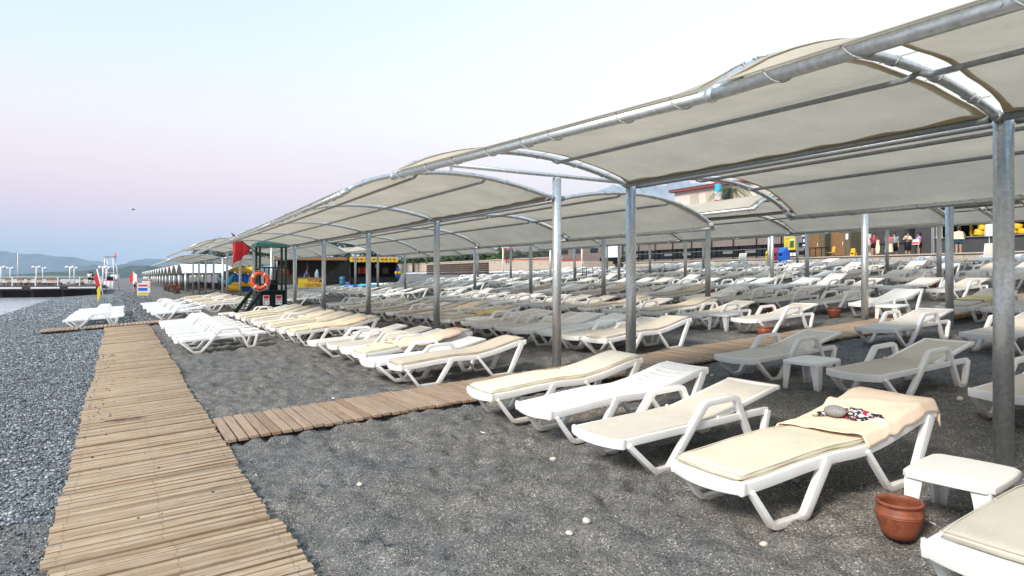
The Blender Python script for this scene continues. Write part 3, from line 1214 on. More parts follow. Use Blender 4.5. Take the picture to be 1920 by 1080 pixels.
    if first_tie:
        u = us_[0]
        z = z_at + 0.345
        tubem('tie_bar', [W(P(u - 0.02, v0 - 2.0, z + 0.06)), W(P(u - 0.02, v0 + 1.9, z + 0.02))], 0.034, M['galv'], root, 10)
        bk = MB().box(W(P(u - 0.02, v0 - 1.95, z - 0.0)), (0.05, 0.012, 0.1), INLAND)
        bk.build('bracket', M['galv'], root)
    return root


ZA = EYE + 1.31
G1 = 'barrel cloth canopies over the loungers'
UA1 = [-2.0, 2.86, 7.6]
UA2 = [9.5, 14.46, 19.4, 24.4, 29.0]
UA3 = [33.9, 38.9, 43.6, 49.2]
UA4 = [51.5, 56.7, 62.1, 67.6, 73.1]
canopy(6.35, UA1, ZA, [EYE + 1.06, EYE + 1.06, EYE + 1.18], EYE + 1.0, 'nearest beige cloth canopy, cut off by the right edge of the photo', G1, True, L0=[3.3, 3.3, 3.5], Ll=3.4)
canopy(6.35, UA2, ZA, [EYE + 1.15, EYE + 1.08, EYE + 1.03, EYE + 1.0, EYE + 0.95], EYE + 0.95, 'seaward beige cloth canopy beyond the side boardwalk, with a raised tie bar', G1, True, Ls=3.6, Ll=3.6, first_tie=True)
canopy(6.35, UA3, ZA + .34, EYE + 1.30, EYE + 1.2, 'seaward cloth canopy directly behind the green lifeguard tower', G1, False)
canopy(6.35, UA4, ZA + 0.05, EYE + 1.03, EYE + 0.98, 'farthest seaward cloth canopy, leftmost of the tall ones', G1, False)
rows = [(14.5, 3.52, [[-2.0, 2.8, 7.5], [9.3, 14.0, 18.8, 23.6, 28.6], [32.8, 37.6, 42.4, 47.2]]),
        (22.6, 4.05, [[2.4, 7.2, 12.0, 16.8], [18.4, 23.2, 28.0, 32.0], [34.5, 39.3, 44.1]]),
        (30.7, 4.62, [[9.0, 13.8, 18.6, 23.4], [25.2, 30.0, 34.8, 39.4]])]
nm = {14.5: 'second', 22.6: 'third', 30.7: 'fourth'}
wh = ['section at the right edge', 'middle section', 'farthest section, at left']
for v0, zz, secs in rows:
    for q, us_ in enumerate(secs):
        canopy(v0, us_, zz, zz - 0.28, zz - 0.28, 'cloth canopy of the %s row from the sea, %s' % (nm[v0], wh[q]), G1, v0 < 15 and q < 2, rise=0.36)

# ------------------------------------------------------------------ sun loungers
PROF_B = [(0.0, .352), (.08, .360), (.3, .370), (.6, .390), (.92, .402), (1.12, .390), (1.27, .390), (1.5, .420), (1.7, .462), (1.9, .508), (2.0, .528), (2.06, .534), (2.12, .530)]
PROF_A = [(0.0, .345), (.25, .348), (.6, .350), (.95, .350), (1.14, .350), (1.20, .358), (1.45, .405), (1.75, .462), (2.0, .508)]
PROF_H = [(0.0, .345), (.25, .348), (.6, .350), (.95, .350), (1.14, .350), (1.20, .366), (1.45, .462), (1.75, .58), (1.96, .66)]
PROF_F = [(0.0, .345), (.3, .348), (.6, .350), (.95, .350), (1.12, .350), (1.17, .352), (1.4, .352), (1.65, .350), (1.98, .345)]
PROF_U = [(0.0, .345), (.3, .348), (.6, .350), (.95, .350), (1.10, .350), (1.14, .38), (1.22, .60), (1.31, .85), (1.39, 1.06)]


def pz(prof, x):
    return float(np.interp(x, [p[0] for p in prof], [p[1] for p in prof]))


def arc_len(prof):
    L = [0.0]
    for a, b in zip(prof, prof[1:]):
        L.append(L[-1] + math.hypot(b[0] - a[0], b[1] - a[1]))
    return L


def along(prof, s):
    L = arc_len(prof)
    return float(np.interp(s, L, [p[0] for p in prof])), float(np.interp(s, L, [p[1] for p in prof]))


def rim(b, x0, z, half, bow, h, th, n=12):
    """bowed band across the foot or head end"""
    vs, fs = [], []
    for k in range(n + 1):
        y = -half + 2 * half * k / n
        q = 1 - (y / half) ** 2
        x = x0 - bow * q
        dz = -0.012 * q
        for dx, zz in ((0, z + dz), (th, z + dz), (th, z - h + dz), (0, z - h + dz)):
            vs.append((x + dx, y, zz))
    for k in range(n):
        a, c = 4 * k, 4 * k + 4
        for j in range(4):
            fs.append((a + j, a + (j + 1) % 4, c + (j + 1) % 4, c + j))
    fs += [(0, 1, 2, 3), (4 * n + 3, 4 * n + 2, 4 * n + 1, 4 * n)]
    b.add(vs, fs)


def sheet_mesh(name, prof, s0, s1, half, mat, slots=False, thick=0.010, dz=0.0, dish=0.012, bow=0.03, pitch=0.098, gap=0.019):
    """the lying surface; with slots it is one moulded sheet with rows of openings"""
    xs = []
    if slots:
        s = s0
        while s + pitch < s1:
            xs += [s, s + pitch - gap]
            s += pitch
        xs += [s1]
    else:
        xs = list(np.linspace(s0, s1, 26))
    ys = [-half, -half * .86, -half * .70, -half * .35, 0, half * .35, half * .70, half * .86, half]
    bm = bmesh.new()
    g = []
    for s in xs:
        row = []
        for y in ys:
            q = 1 - (y / half) ** 2
            ss = min(max(s - bow * q * (1 if slots else 0), 0), arc_len(prof)[-1])
            x, z = along(prof, ss)
            row.append(bm.verts.new((x, y, z + dz - dish * q + (0.004 if (slots and abs(y) < half * .71 and 0) else 0))))
        g.append(row)
    for i in range(len(xs) - 1):
        for j in range(len(ys) - 1):
            if slots and i % 2 == 1 and 2 <= j <= 5 and i < len(xs) - 2:
                continue
            bm.faces.new((g[i][j], g[i + 1][j], g[i + 1][j + 1], g[i][j + 1]))
    bmesh.ops.recalc_face_normals(bm, faces=bm.faces)
    if bm.faces[0].normal.z < 0:
        for f in bm.faces:
            f.normal_flip()
    bmesh.ops.solidify(bm, geom=list(bm.faces), thickness=thick)
    for f in bm.faces:
        f.smooth = True
    me = bpy.data.meshes.new(name)
    bm.to_mesh(me)
    bm.free()
    me.materials.append(mat)
    me.set_sharp_from_angle(angle=rad(50))
    return me


def cushion_mesh(name, prof, s0, s1, half, th, mat, seam=(1.27,), seed=0):
    rr = random.Random(seed)
    n = 44
    ring = []
    for k in range(16):
        a = 2 * math.pi * k / 16
        ca, sa = math.cos(a), math.sin(a)
        e = 0.28
        ring.append((math.copysign(abs(ca) ** e, ca), math.copysign(abs(sa) ** 0.62, sa)))
    vs, fs = [], []
    for i in range(n + 1):
        s = s0 + (s1 - s0) * i / n
        x, z = along(prof, s)
        edge = min(s - s0, s1 - s)
        k = min(1.0, 0.45 + edge / 0.05) if edge < 0.05 else 1.0
        wv = 1.0
        for q in seam:
            d = abs(s - q)
            if d < 0.05:
                k = min(k, 0.62 + 0.38 * d / 0.05)
        kw = 1 - 0.03 * max(0, 1 - edge / 0.06)
        lump = 1 + 0.05 * math.sin(s * 9 + seed)
        for (cy, cz) in ring:
            y = cy * half * kw + 0.004 * math.sin(14 * s + seed)
            puff = th / 2 * (1 + 0.10 * (1 - (cy) ** 2))
            vs.append((x, y, z + th * 0.5 * 0.95 + cz * puff * k * lump - 0.008 * (1 - cy * cy)))
    for i in range(n):
        for k in range(16):
            a, b = i * 16, i * 16 + 16
            fs.append((a + k, a + (k + 1) % 16, b + (k + 1) % 16, b + k))
    fs.append(tuple(range(15, -1, -1)))
    fs.append(tuple(n * 16 + k for k in range(16)))
    return MB().add(vs, fs, True).mesh(name, mat)


def piping(prof, s0, s1, half, th):
    b = MB()
    for f in (.80, .10):
        pts = []
        ss = np.linspace(s0 + .008, s1 - .008, 26)
        for s in ss:
            x, z = along(prof, s)
            pts.append((x, half * .992, z + th * f))
        for s in ss[::-1]:
            x, z = along(prof, s)
            pts.append((x, -half * .992, z + th * f))
        b.tube(pts, .0035, 5, closed=True)
    x, z = along(prof, 1.27)
    b.tube([(x, -half * .99, z + th * .5), (x, -half * .96, z + th * .70), (x, 0, z + th * .74), (x, half * .96, z + th * .70), (x, half * .99, z + th * .5)], .0035, 5)
    return b


def legs_b(y):
    b = MB()
    b.strip([(.085, .30), (.265, .035), (.30, .026), (.55, .026), (.59, .04), (.83, .368)], .055, [.034, .04, .046, .046, .06, .075], y)
    b.strip([(1.26, .352), (1.50, .03), (1.53, .026), (1.77, .026), (1.81, .045), (2.045, .48)], .055, [.034, .036, .046, .046, .062, .08], y)
    return b


def legs_a(y):
    b = MB()
    b.strip([(.07, .30), (.335, .035), (.36, .026), (.50, .026), (.53, .045), (.95, .485), (.985, .505), (1.33, .505), (1.365, .485), (1.555, .04), (1.58, .026), (1.67, .026), (1.70, .045), (1.785, .322)], .060, [.045, .048, .05, .05, .058, .062, .052, .052, .056, .052, .05, .05, .05, .055], y)
    return b


def make_b(cushion=None):
    root = bpy.data.objects.new('sun_lounger', None)
    col.objects.link(root)
    b = MB()
    for y in (-.318, .318):
        b.strip([(x, z - .037) for x, z in PROF_B], .036, .072, y)
    rim(b, 0.012, .372, .341, .055, .085, .03)
    rim(b, 2.13, .538, .341, -.02, .07, -.03)
    b.box((1.0, 0, .33), (.05, .62, .04))
    b.build('frame', M['white'], root, bevel=.007)
    obj('slotted_seat', sheet_mesh('slotted_seat', PROF_B, .01, 2.13, .305, M['white'], True), root)
    for y in (-.325, .325):
        legs_b(y).build('leg_frame', M['white'], root, bevel=.006)
    if cushion:
        c = obj('cushion', CU[cushion], root)
        obj('piping', PIP[cushion], c)
    return root


def make_a(prof=PROF_A, sling='sling', solid=False, cushion=None):
    root = bpy.data.objects.new('sun_lounger', None)
    col.objects.link(root)
    b = MB()
    for y in (-.322, .322):
        b.strip([(0.0, .318), (.5, .318), (1.0, .318), (1.6, .316), (1.80, .312)], .040, .062, y)
        b.ball((1.14, y, .352), .018, 8, 5)
    rim(b, 0.010, .358, .347, .048, .082, .032)
    b.box((1.13, 0, .305), (.05, .62, .04))
    b.box((1.76, 0, .29), (.045, .62, .035))
    b.build('frame', M['white'], root, bevel=.007)
    k = MB()
    bp = [p for p in prof if p[0] >= 1.10]
    for y in (-.285, .285):
        k.strip([(x, z - .012) for x, z in bp], .04, .04, y)
    hx, hz = bp[-1]
    k.box((hx, 0, hz - .012), (.045, .618, .042))
    if prof in (PROF_A, PROF_H):
        k.strip([(1.56, .31), (1.62, .425)], .03, .03, -.2)
        k.strip([(1.56, .31), (1.62, .425)], .03, .03, .2)
    k.build('backrest_frame', M['white'], root, bevel=.006)
    L = arc_len(prof)[-1]
    obj('slotted_seat' if solid else 'sling', sheet_mesh('seat', prof, .015, L - .01, .302, M['white'] if solid else M[sling], solid, thick=.006 if not solid else .010, dz=.006, dish=.014 if not solid else .006, bow=0.0), root)
    for y in (-.335, .335):
        legs_a(y).build('leg_frame', M['white'], root, bevel=.007)
    if cushion:
        obj('cushion', CU[cushion], root)
    return root


CU = {'cream': cushion_mesh('cushion', PROF_B, .03, 2.13, .300, .056, M['cream'], seed=1),
      'tan': cushion_mesh('cushion', PROF_B, .02, 2.13, .302, .048, M['tan'], seed=2),
      'grey': cushion_mesh('cushion', PROF_B, .10, 2.13, .295, .050, M['greyc'], seed=3)}
PIP = {'cream': piping(PROF_B, .03, 2.13, .300, .056).mesh('piping', M['cream']), 'tan': piping(PROF_B, .02, 2.13, .302, .048).mesh('piping', M['darkwood'] if False else M['tan']), 'grey': piping(PROF_B, .10, 2.13, .295, .050).mesh('piping', M['greyc'])}
PROTO = {'A': (make_a(), 'beige sling and armrests'),
         'W': (make_a(PROF_A, 'sling_white'), 'pale sling and armrests'),
         'H': (make_a(PROF_H, 'sling_white'), 'pale sling, high back'),
         'F': (make_a(PROF_F, solid=True), 'plain white slats, lying flat'),
         'U': (make_a(PROF_U), 'backrest raised upright'),
         'B': (make_b(), 'bare white slotted seat'),
         'C': (make_b('cream'), 'cream cushion'),
         'T': (make_b('tan'), 'tan cushion'),
         'G': (make_b('grey'), 'grey cream cushion')}
USED = set()
ORD = ['first', 'second', 'third', 'fourth', 'fifth', 'sixth', 'seventh', 'eighth', 'ninth', 'tenth', 'eleventh', 'twelfth', 'thirteenth', 'fourteenth', 'fifteenth', 'sixteenth', 'seventeenth', 'eighteenth', 'nineteenth', 'twentieth', 'twenty-first', 'twenty-second', 'twenty-third', 'twenty-fourth', 'twenty-fifth']
NBED = 0


def bed(u, v, t, label, group, yaw=0.0, pitch=0.0, dz=0.0):
    global NBED
    proto, desc = PROTO[t]
    if t not in USED:
        USED.add(t)
        o = proto
    else:
        o = copy_tree(proto)
    sl = 0.06 if v < 14 else 0.072
    o.location = PG(u, v, -0.008 + dz)
    o.rotation_euler = (pitch, -math.atan(sl), INLAND + yaw)
    tag(o, label, 'sun lounger', group)
    NBED += 1
    return o


GB = 'plastic sun loungers in rows under the canopies'
NEARBED = {}
# the five of the front row nearest the camera
NEARBED[5] = bed(1.60, 3.50, 'G', 'white lounger with grey cream cushion, cut off at the bottom right corner', GB, 0.02)
NEARBED[4] = bed(3.36, 3.46, 'C', 'cream cushioned white lounger with a peach towel over its raised head', GB, -0.03)
NEARBED[3] = bed(4.68, 3.54, 'A', 'white armrest lounger with beige sling beside the towel covered lounger', GB, 0.02)
NEARBED[2] = bed(5.88, 3.64, 'B', 'bare white slotted lounger between the sling lounger and the cream cushioned one', GB, -0.01)
NEARBED[1] = bed(7.02, 3.62, 'C', 'long cream cushioned lounger at the edge of the side boardwalk', GB, -0.05)
bed(3.25, 7.30, 'A', 'sling lounger half hidden behind the nearest post at right', GB, 0.02)
bed(4.86, 7.36, 'A', 'beige sling lounger standing just behind the towel covered lounger', GB, -0.01)
bed(6.62, 7.36, 'A', 'beige sling lounger next to the small table, beside the side boardwalk', GB, 0.02)
bed(1.5, 7.4, 'A', 'beige sling lounger beyond the post, at the right edge', GB, 0.0)

blocks = {'mid': 'past the side boardwalk', 'far': 'past the far crosswalk', 'near': 'before the side boardwalk'}
ROWN = ['first', 'second', 'third', 'fourth', 'fifth', 'sixth', 'seventh', 'eighth', 'ninth']


def rowset(rowi, block, v, lst, group=GB):
    for k, (u, t) in enumerate(lst):
        d = PROTO[t][1]
        bed(u, v + R.uniform(-.10, .10), t, '%s lounger %s, %s row from the sea, %s' % (ORD[k], blocks[block], ROWN[rowi], d), group, R.uniform(-.075, .075))


rowset(0, 'mid', 3.55, [(9.86, 'T'), (10.62, 'W'), (11.62, 'C'), (12.45, 'W'), (13.35, 'A'), (14.3, 'W'), (16.9, 'C'), (17.75, 'C'), (18.6, 'T'), (19.4, 'C'), (20.3, 'C'), (21.2, 'W'), (22.2, 'C'), (23.3, 'T'), (24.4, 'C'), (25.6, 'C'), (26.5, 'W')])
rowset(1, 'mid', 7.35, [(9.85, 'T'), (10.65, 'A'), (11.45, 'B'), (12.3, 'B'), (13.2, 'A'), (14.1, 'A'), (15.0, 'A'), (16.2, 'T'), (17.1, 'A'), (18.2, 'C'), (19.2, 'T'), (20.3, 'A'), (21.6, 'T'), (23.0, 'W'), (24.3, 'C'), (25.6, 'A'), (27.2, 'W'), (28.4, 'A')])


def gen(u0, u1, gaps, types):
    out = []
    u = u0
    i = 0
    while u < u1:
        out.append((u, R.choice(types)))
        u += gaps[i % len(gaps)] * R.uniform(.93, 1.07)
        i += 1
    return out


rowset(2, 'near', 11.3, [(5.4, 'A'), (7.05, 'A')])
rowset(3, 'near', 15.2, [(6.9, 'A'), (7.75, 'T')])
rowset(2, 'mid', 11.3, [(9.9, 'A'), (11.6, 'A'), (13.0, 'T'), (14.3, 'A'), (15.6, 'T'), (16.9, 'A')] + gen(18.2, 28.6, [1.0, 1.6], 'AAWTBWH'))
rowset(3, 'mid', 15.2, [(9.75, 'B'), (11.2, 'A'), (12.7, 'A'), (14.0, 'A'), (15.4, 'B'), (16.7, 'T')] + gen(18.0, 29, [1.0, 1.7], 'AWBBTWH'))
rowset(4, 'mid', 19.1, [(10.2, 'A'), (11.5, 'B'), (13.0, 'A')] + gen(14.4, 29, [1.1, 1.7], 'WBBWAH'))
rowset(5, 'mid', 23.0, gen(10.6, 30, [1.15, 1.75], 'AWBWWBT'))
rowset(6, 'mid', 26.9, gen(12.0, 30, [1.15, 1.7], 'AWWBWH'))
rowset(7, 'mid', 30.8, gen(13.6, 33, [1.15, 1.7], 'BWWWB'))
rowset(8, 'mid', 34.6, gen(15.6, 40, [1.3, 1.9], 'BWWFB')[:17])
rowset(0, 'far', 3.6, gen(35.2, 49.5, [1.0, 1.25], 'CCTW'))
rowset(1, 'far', 7.4, gen(35.2, 47, [1.2, 1.5], 'CWWT'))
rowset(2, 'far', 11.3, gen(32, 46, [1.5, 2.0], 'AWWB'))
rowset(3, 'far', 15.2, gen(33, 46, [1.6, 2.0], 'BWW'))
rowset(4, 'far', 19.1, gen(32, 48, [1.6, 2.1], 'BWW'))
rowset(5, 'far', 23.0, gen(33, 50, [1.6, 2.1], 'BWW'))
rowset(6, 'far', 26.9, gen(34, 50, [1.6, 2.1], 'BWW'))
rowset(7, 'far', 30.8, gen(36, 50, [1.6, 2.1], 'BWW'))
GP = 'flat white loungers drawn up beside the boardwalk'
for k in range(8):
    bed(17.95 + 1.06 * k, 1.22 + R.uniform(-.03, .03), 'F', '%s from the front of the flat white loungers right of the boardwalk' % ORD[k], GP, R.uniform(-.015, .015))
for k in range(10):
    bed(31.4 + 1.12 * k, -1.75 + R.uniform(-.08, .08), 'F', '%s from the front of the flat white loungers left of the boardwalk end' % ORD[k], GP, R.uniform(-.06, .06))
for k in range(11):
    bed(31.6 + 1.25 * k, 1.20 + R.uniform(-.08, .08), 'F' if k % 3 else 'W', '%s white lounger in the row beyond the boardwalk end, near the notice boards' % ORD[k], GP, R.uniform(-.06, .06))
bed(16.8, 35.2, 'U', 'upright lounger back showing as a grey square near the white umbrella', GB, 0.1)
bed(31.6, 34.6, 'U', 'upright pale lounger back standing before the dark windows', GB, -0.05)
print('beds', NBED)

# ------------------------------------------------------------------ small white tables
def make_table():
    root = bpy.data.objects.new('side_table', None)
    col.objects.link(root)
    b = MB()
    S = .27
    # top: square with nipped corners and softly bowed edges
    ring = []
    for k in range(4):
        a = k * math.pi / 2
        for t in (-.82, -.3, .3, .82):
            q = S * (1.0 - .04 * (t / .82) ** 2)
            p = Vector((q, t * S, 0))
            ring.append(Matrix.Rotation(a, 3, 'Z') @ p)
    n = len(ring)
    vs = [(p.x * .96, p.y * .96, .372) for p in ring] + [(p.x, p.y, .362) for p in ring] + [(p.x * 1.01, p.y * 1.01, .327) for p in ring] + [(p.x * .97, p.y * .97, .327) for p in ring] + [(p.x * .94, p.y * .94, .355) for p in ring]
    fs = [tuple(range(n))]
    for r in range(4):
        for i in range(n):
            j = (i + 1) % n
            fs.append((r * n + i, r * n + j, (r + 1) * n + j, (r + 1) * n + i))
    fs.append(tuple(reversed(range(4 * n, 5 * n))))
    b.add(vs, fs)
    b.build('top', M['white'], root, bevel=.004, seg=2)
    for k in range(4):
        a = math.pi / 4 + k * math.pi / 2
        c, s = math.cos(a), math.sin(a)
        l = MB()
        rows_ = []
        for z, rr_, w in ((.352, .342, .085), (.30, .346, .076), (.15, .352, .060), (0, .362, .046)):
            ux, uy = -s, c
            # angle section leg: a V facing outward
            rows_ += [(c * rr_, s * rr_, z), (c * (rr_ - w) + ux * w, s * (rr_ - w) + uy * w, z), (c * (rr_ - w - .012) + ux * (w - .012), s * (rr_ - w - .012) + uy * (w - .012), z), (c * (rr_ - .022), s * (rr_ - .022), z), (c * (rr_ - w - .012) - ux * (w - .012), s * (rr_ - w - .012) - uy * (w - .012), z), (c * (rr_ - w) - ux * w, s * (rr_ - w) - uy * w, z)]
        fs = []
        for r in range(3):
            for i in range(6):
                j = (i + 1) % 6
                fs.append((r * 6 + i, r * 6 + j, r * 6 + 6 + j, r * 6 + 6 + i))
        fs += [tuple(range(6)), tuple(reversed(range(18, 24)))]
        l.add(rows_, fs)
        l.build('leg', M['white'], root, bevel=.004, seg=2)
    return root


TB = make_table()
first = True
TL = [(2.36, 4.72, 'white plastic table beside the terracotta pot, nearest the camera', 0.12, 1.0), (5.68, 7.75, 'white plastic table between two sling loungers near the side boardwalk', 0.05, 1.0),
      (2.55, 8.1, 'white plastic table partly hidden by the nearest post', 0.2, 1.0), (10.85, 11.75, 'white table between the first two loungers of the third row', 0.1, 1.0), (8.9, 14.9, 'white table standing right of the second post row', 0.0, 1.0),
      (15.0, 4.9, 'white table at the head of the first row, beside a gap', 0.1, 1.0), (12.9, 12.5, 'white table in the third row, fourth from the right', 0.0, 1.0), (15.55, 8.0, 'white table between tan cushions in the second row', 0.1, 1.0), (17.7, 8.4, 'white table behind the second row post', 0.2, 1.0), (14.8, 15.9, 'white table in the fourth row, among bare loungers', 0.1, 1.0),
      (12.2, 19.8, 'white table in the fifth row near the right side', 0.1, 1.0), (27.0, 3.5, 'white table at the foot of the green lifeguard tower', 0.1, 1.0), (16.4, 19.8, 'white table in the fifth row, middle', 0.1, 1.0), (14.0, 23.6, 'white table in the sixth row near the right', 0.1, 1.0)]
for (u, v, lab, yw, s) in TL:
    o = TB if first else copy_tree(TB)
    first = False
    o.location = PG(u, v, -.006)
    o.rotation_euler = (0, -math.atan(.06), INLAND + yw)
    tag(o, lab, 'table', 'small white plastic tables')

# ------------------------------------------------------------------ terracotta pots
def make_pot():
    b = MB()
    prof = [(.004, .012), (.10, .0), (.112, .004), (.128, .05), (.148, .105), (.160, .150), (.1615, .158), (.1635, .160), (.1635, .166), (.1615, .168), (.163, .172), (.1645, .174), (.1645, .180), (.162, .182), (.160, .20), (.150, .222), (.147, .232), (.156, .240), (.163, .250), (.162, .262), (.153, .268), (.142, .264), (.137, .250), (.135, .225), (.142, .19), (.135, .12), (.11, .05), (.09, .03), (.004, .028)]
    b.lathe(prof, 40)
    return b.mesh('terracotta_pot', M['terracotta'])


POT = make_pot()
PL = [(2.50, 4.26, .85, 'round terracotta pot with a thick rim standing by the nearest table')]
for k, (u, v) in enumerate([(11.2, 9.4), (9.3, 11.2), (15.8, 7.6), (20.2, 5.4), (12.3, 15.1), (16.0, 16.9), (18.2, 19.0), (14.4, 17.2), (11.2, 17.3), (10.4, 15.0), (13.7, 21.2), (17.4, 23.0), (12.6, 23.5), (22.7, 9.6), (26.2, 13.5), (24.5, 17.0)]):
    PL.append((u, v, R.uniform(.8, .95), None))
PL = PL[:1] + sorted(PL[1:], key=lambda q: P(q[0], q[1]).length)
for ip_, (u, v, s, lab) in enumerate(PL):
    o = obj('terracotta_pot', POT, None, PG(u, v, -.004), R.uniform(0, 6))
    o.scale = (s, s, s)
    tag(o, lab or 'small terracotta pot among the crowded loungers, %s nearest of these' % ORD[ip_ - 1], 'pot', None if lab else 'terracotta pots among the loungers')

# ------------------------------------------------------------------ towels, scarf and stone
def towel_mesh(name, prof, s0, s1, half, over, lift, mat, seed, nu_=40, nv_=36, tail=0.10):
    L = arc_len(prof)[-1]
    vs, fs = [], []
    for i in range(nu_ + 1):
        s = s0 + (s1 - s0) * i / nu_
        for j in range(nv_ + 1):
            y = -half - over + 2 * (half + over) * j / nv_
            skew = 0.07 * math.sin(y * 3 + seed) + 0.03 * math.sin(y * 11 + 2 * seed)
            ss = s + skew * (1 - i / nu_)
            if ss <= L - .02:
                x, z = along(prof, ss)
            else:
                x, z = along(prof, L - .02)
                e = ss - (L - .02)
                x += min(e, .05)
                z -= max(0, e - .03) * 0.9
            z += lift
            e = abs(y) - half
            yy = y
            if e > 0:
                yy = math.copysign(half + 0.35 * e, y)
                z -= e * 0.92
            wr = (float(vnoise(np.array([i * .23 + seed * 7]), np.array([j * .17]), seed)[0]) - .5) * .034 + (float(vnoise(np.array([i * .5 + seed * 3]), np.array([j * .45]), seed + 1)[0]) - .5) * .008
            fold = 0.024 * math.exp(-((i / nu_ - .25 - .3 * j / nv_) / .03) ** 2) + 0.022 * math.exp(-((i / nu_ - .7 + .2 * j / nv_) / .035) ** 2)
            vs.append((x + wr * .4, yy + wr * .4 * (1 if e > 0 else 0), z + max(-.002, wr * .6 + .006) + fold))
    for i in range(nu_):
        for j in range(nv_):
            a = i * (nv_ + 1) + j
            fs.append((a, a + 1, a + nv_ + 2, a + nv_ + 1))
    bm = bmesh.new()
    bv = [bm.verts.new(p) for p in vs]
    for f in fs:
        bm.faces.new([bv[q] for q in f])
    bmesh.ops.recalc_face_normals(bm, faces=bm.faces)
    bmesh.ops.solidify(bm, geom=list(bm.faces), thickness=.006)
    for f in bm.faces:
        f.smooth = True
    me = bpy.data.meshes.new(name)
    bm.to_mesh(me)
    bm.free()
    me.materials.append(mat)
    return me


def on_bed(u, v, yaw, me, name, label, cat, group=None, off=(0, 0, 0)):
    o = obj(name, me)
    sl = 0.06 if v < 14 else 0.072
    o.rotation_euler = (0, -math.atan(sl), INLAND + yaw)
    o.location = PG(u, v, -.008)
    return tag(o, label, cat, group)


T1 = towel_mesh('beach_towel', PROF_B, 1.16, 2.30, .315, .10, .070, M['towel'], 3)
on_bed(3.36, 3.46, -.03, T1, 'beach_towel', 'peach beach towel spread over the head of the nearest cushioned lounger', 'towel')
TW = [(11.62, 3.55, 'C', M['towel'], 'folded peach towel on the third lounger past the side boardwalk', .75, 1.98), (12.45, 3.55, 'W', M['towel'], 'crumpled peach towel across an armrest lounger of the first row', .62, 1.5),
      (16.9, 3.55, 'C', M['towel'], 'peach towel on the cushioned lounger behind the fourth post', .5, 1.9), (18.6, 3.55, 'C', M['tan'], 'tan towel on a raised head in the first row', 1.1, 2.02), (20.3, 3.55, 'C', M['towel'], 'peach towel on the first row, nearer the lifeguard tower', .9, 2.0),
      (18.2, 7.35, 'C', M['towel'], 'bright peach towel over a raised head in the second row', 1.0, 2.05), (16.2, 7.35, 'C', M['yellow_towel'], 'yellowish towel on a second row lounger behind the third post', .8, 1.6),
      (7.75, 15.2, 'C', M['yellow_towel'], 'yellow towel on a lounger at the right edge behind the post', .6, 1.5), (27.0, 26.9, 'A', M['grey_towel'], 'grey towel on a lounger far back before the dark windows', .8, 1.9)]
for k, (u, v, t, m, lab, a, b) in enumerate(TW):
    on_bed(u, v, 0, towel_mesh('beach_towel', PROF_B if t in 'CB' else PROF_A, a, b, .30 if t == 'C' else .285, .07, .064 if t == 'C' else .016, m, 4 + k, 24, 20), 'beach_towel', lab, 'towel', 'towels left on loungers')

# patterned scarf under a stone
n = NT('patterned_scarf')
v_ = n.coord()
f1 = n.noise(v_, 26, 3, .6)
c = n.ramp(f1, [(0.44, (0.74, 0.74, 0.76, 1)), (0.48, (0.74, 0.74, 0.76, 1)), (0.50, (0.012, 0.014, 0.03, 1)), (1, (0.012, 0.014, 0.03, 1))])
f2 = n.noise(n.coord(scale=(1, 1.1, 1)), 15, 1, .5)
c = n.mix(n.ramp(f2, [(0.60, (0, 0, 0, 1)), (0.62, (1, 1, 1, 1))]), c, (0.55, 0.01, 0.05, 1))
n.color(c)
n.b.inputs['Roughness'].default_value = .9
M['scarf'] = n.m
sv, sf = [], []
ni, nj = 30, 12
for i in range(ni + 1):
    t = i / ni
    cy = .20 - .44 * t
    cs = 1.44 + .20 * t + .05 * math.sin(5 * t)
    w = .02 + .085 * math.sin(math.pi * min(1, max(0, t * .86 + .12))) ** 1.0
    for j in range(nj + 1):
        q = -1 + 2 * j / nj
        s = cs + q * w * (1 + .25 * math.sin(9 * t + 2))
        x, z = along(PROF_B, s)
        y = cy + .03 * math.sin(7 * q + 3 * t)
        sv.append((x, y, z + .089 + .008 * math.sin(11 * t + 4 * q) + .006 * math.sin(17 * q)))
for i in range(ni):
    for j in range(nj):
        a = i * (nj + 1) + j
        sf.append((a, a + 1, a + nj + 2, a + nj + 1))
on_bed(3.36, 3.46, -.03, MB().add(sv, sf, True).mesh('patterned_scarf', M['scarf']), 'patterned_scarf', 'crumpled white scarf with black and red pattern held down by a stone', 'scarf')
x, z = along(PROF_B, 1.46)
sb_ = MB().ball((x, .06, z + .130), .085, 20, 14, (.78, 1.08, .52))
on_bed(3.36, 3.46, -.03, sb_.mesh('grey_stone', M['stone']), 'grey_stone', 'smooth grey beach stone lying on the patterned scarf', 'stone')

# ------------------------------------------------------------------ odd stones and litter on the open sand
def rockm(seed, sc, mat, name='stone'):
    rr = random.Random(seed)
    bm = bmesh.new()
    bmesh.ops.create_icosphere(bm, subdivisions=2, radius=1)
    ph = [rr.uniform(0, 6) for _ in range(6)]
    for w in bm.verts:
        c = w.co
        k = 1 + .16 * math.sin(2.1 * c.x + ph[0]) * math.sin(2.6 * c.y + ph[1]) + .08 * math.sin(5 * c.z + ph[2] + 3 * c.x)
        w.co = Vector((c.x * sc[0] * k, c.y * sc[1] * k, c.z * sc[2] * k))
    for f in bm.faces:
        f.smooth = True
    me = bpy.data.meshes.new(name)
    bm.to_mesh(me)
    bm.free()
    me.materials.append(mat)
    return me


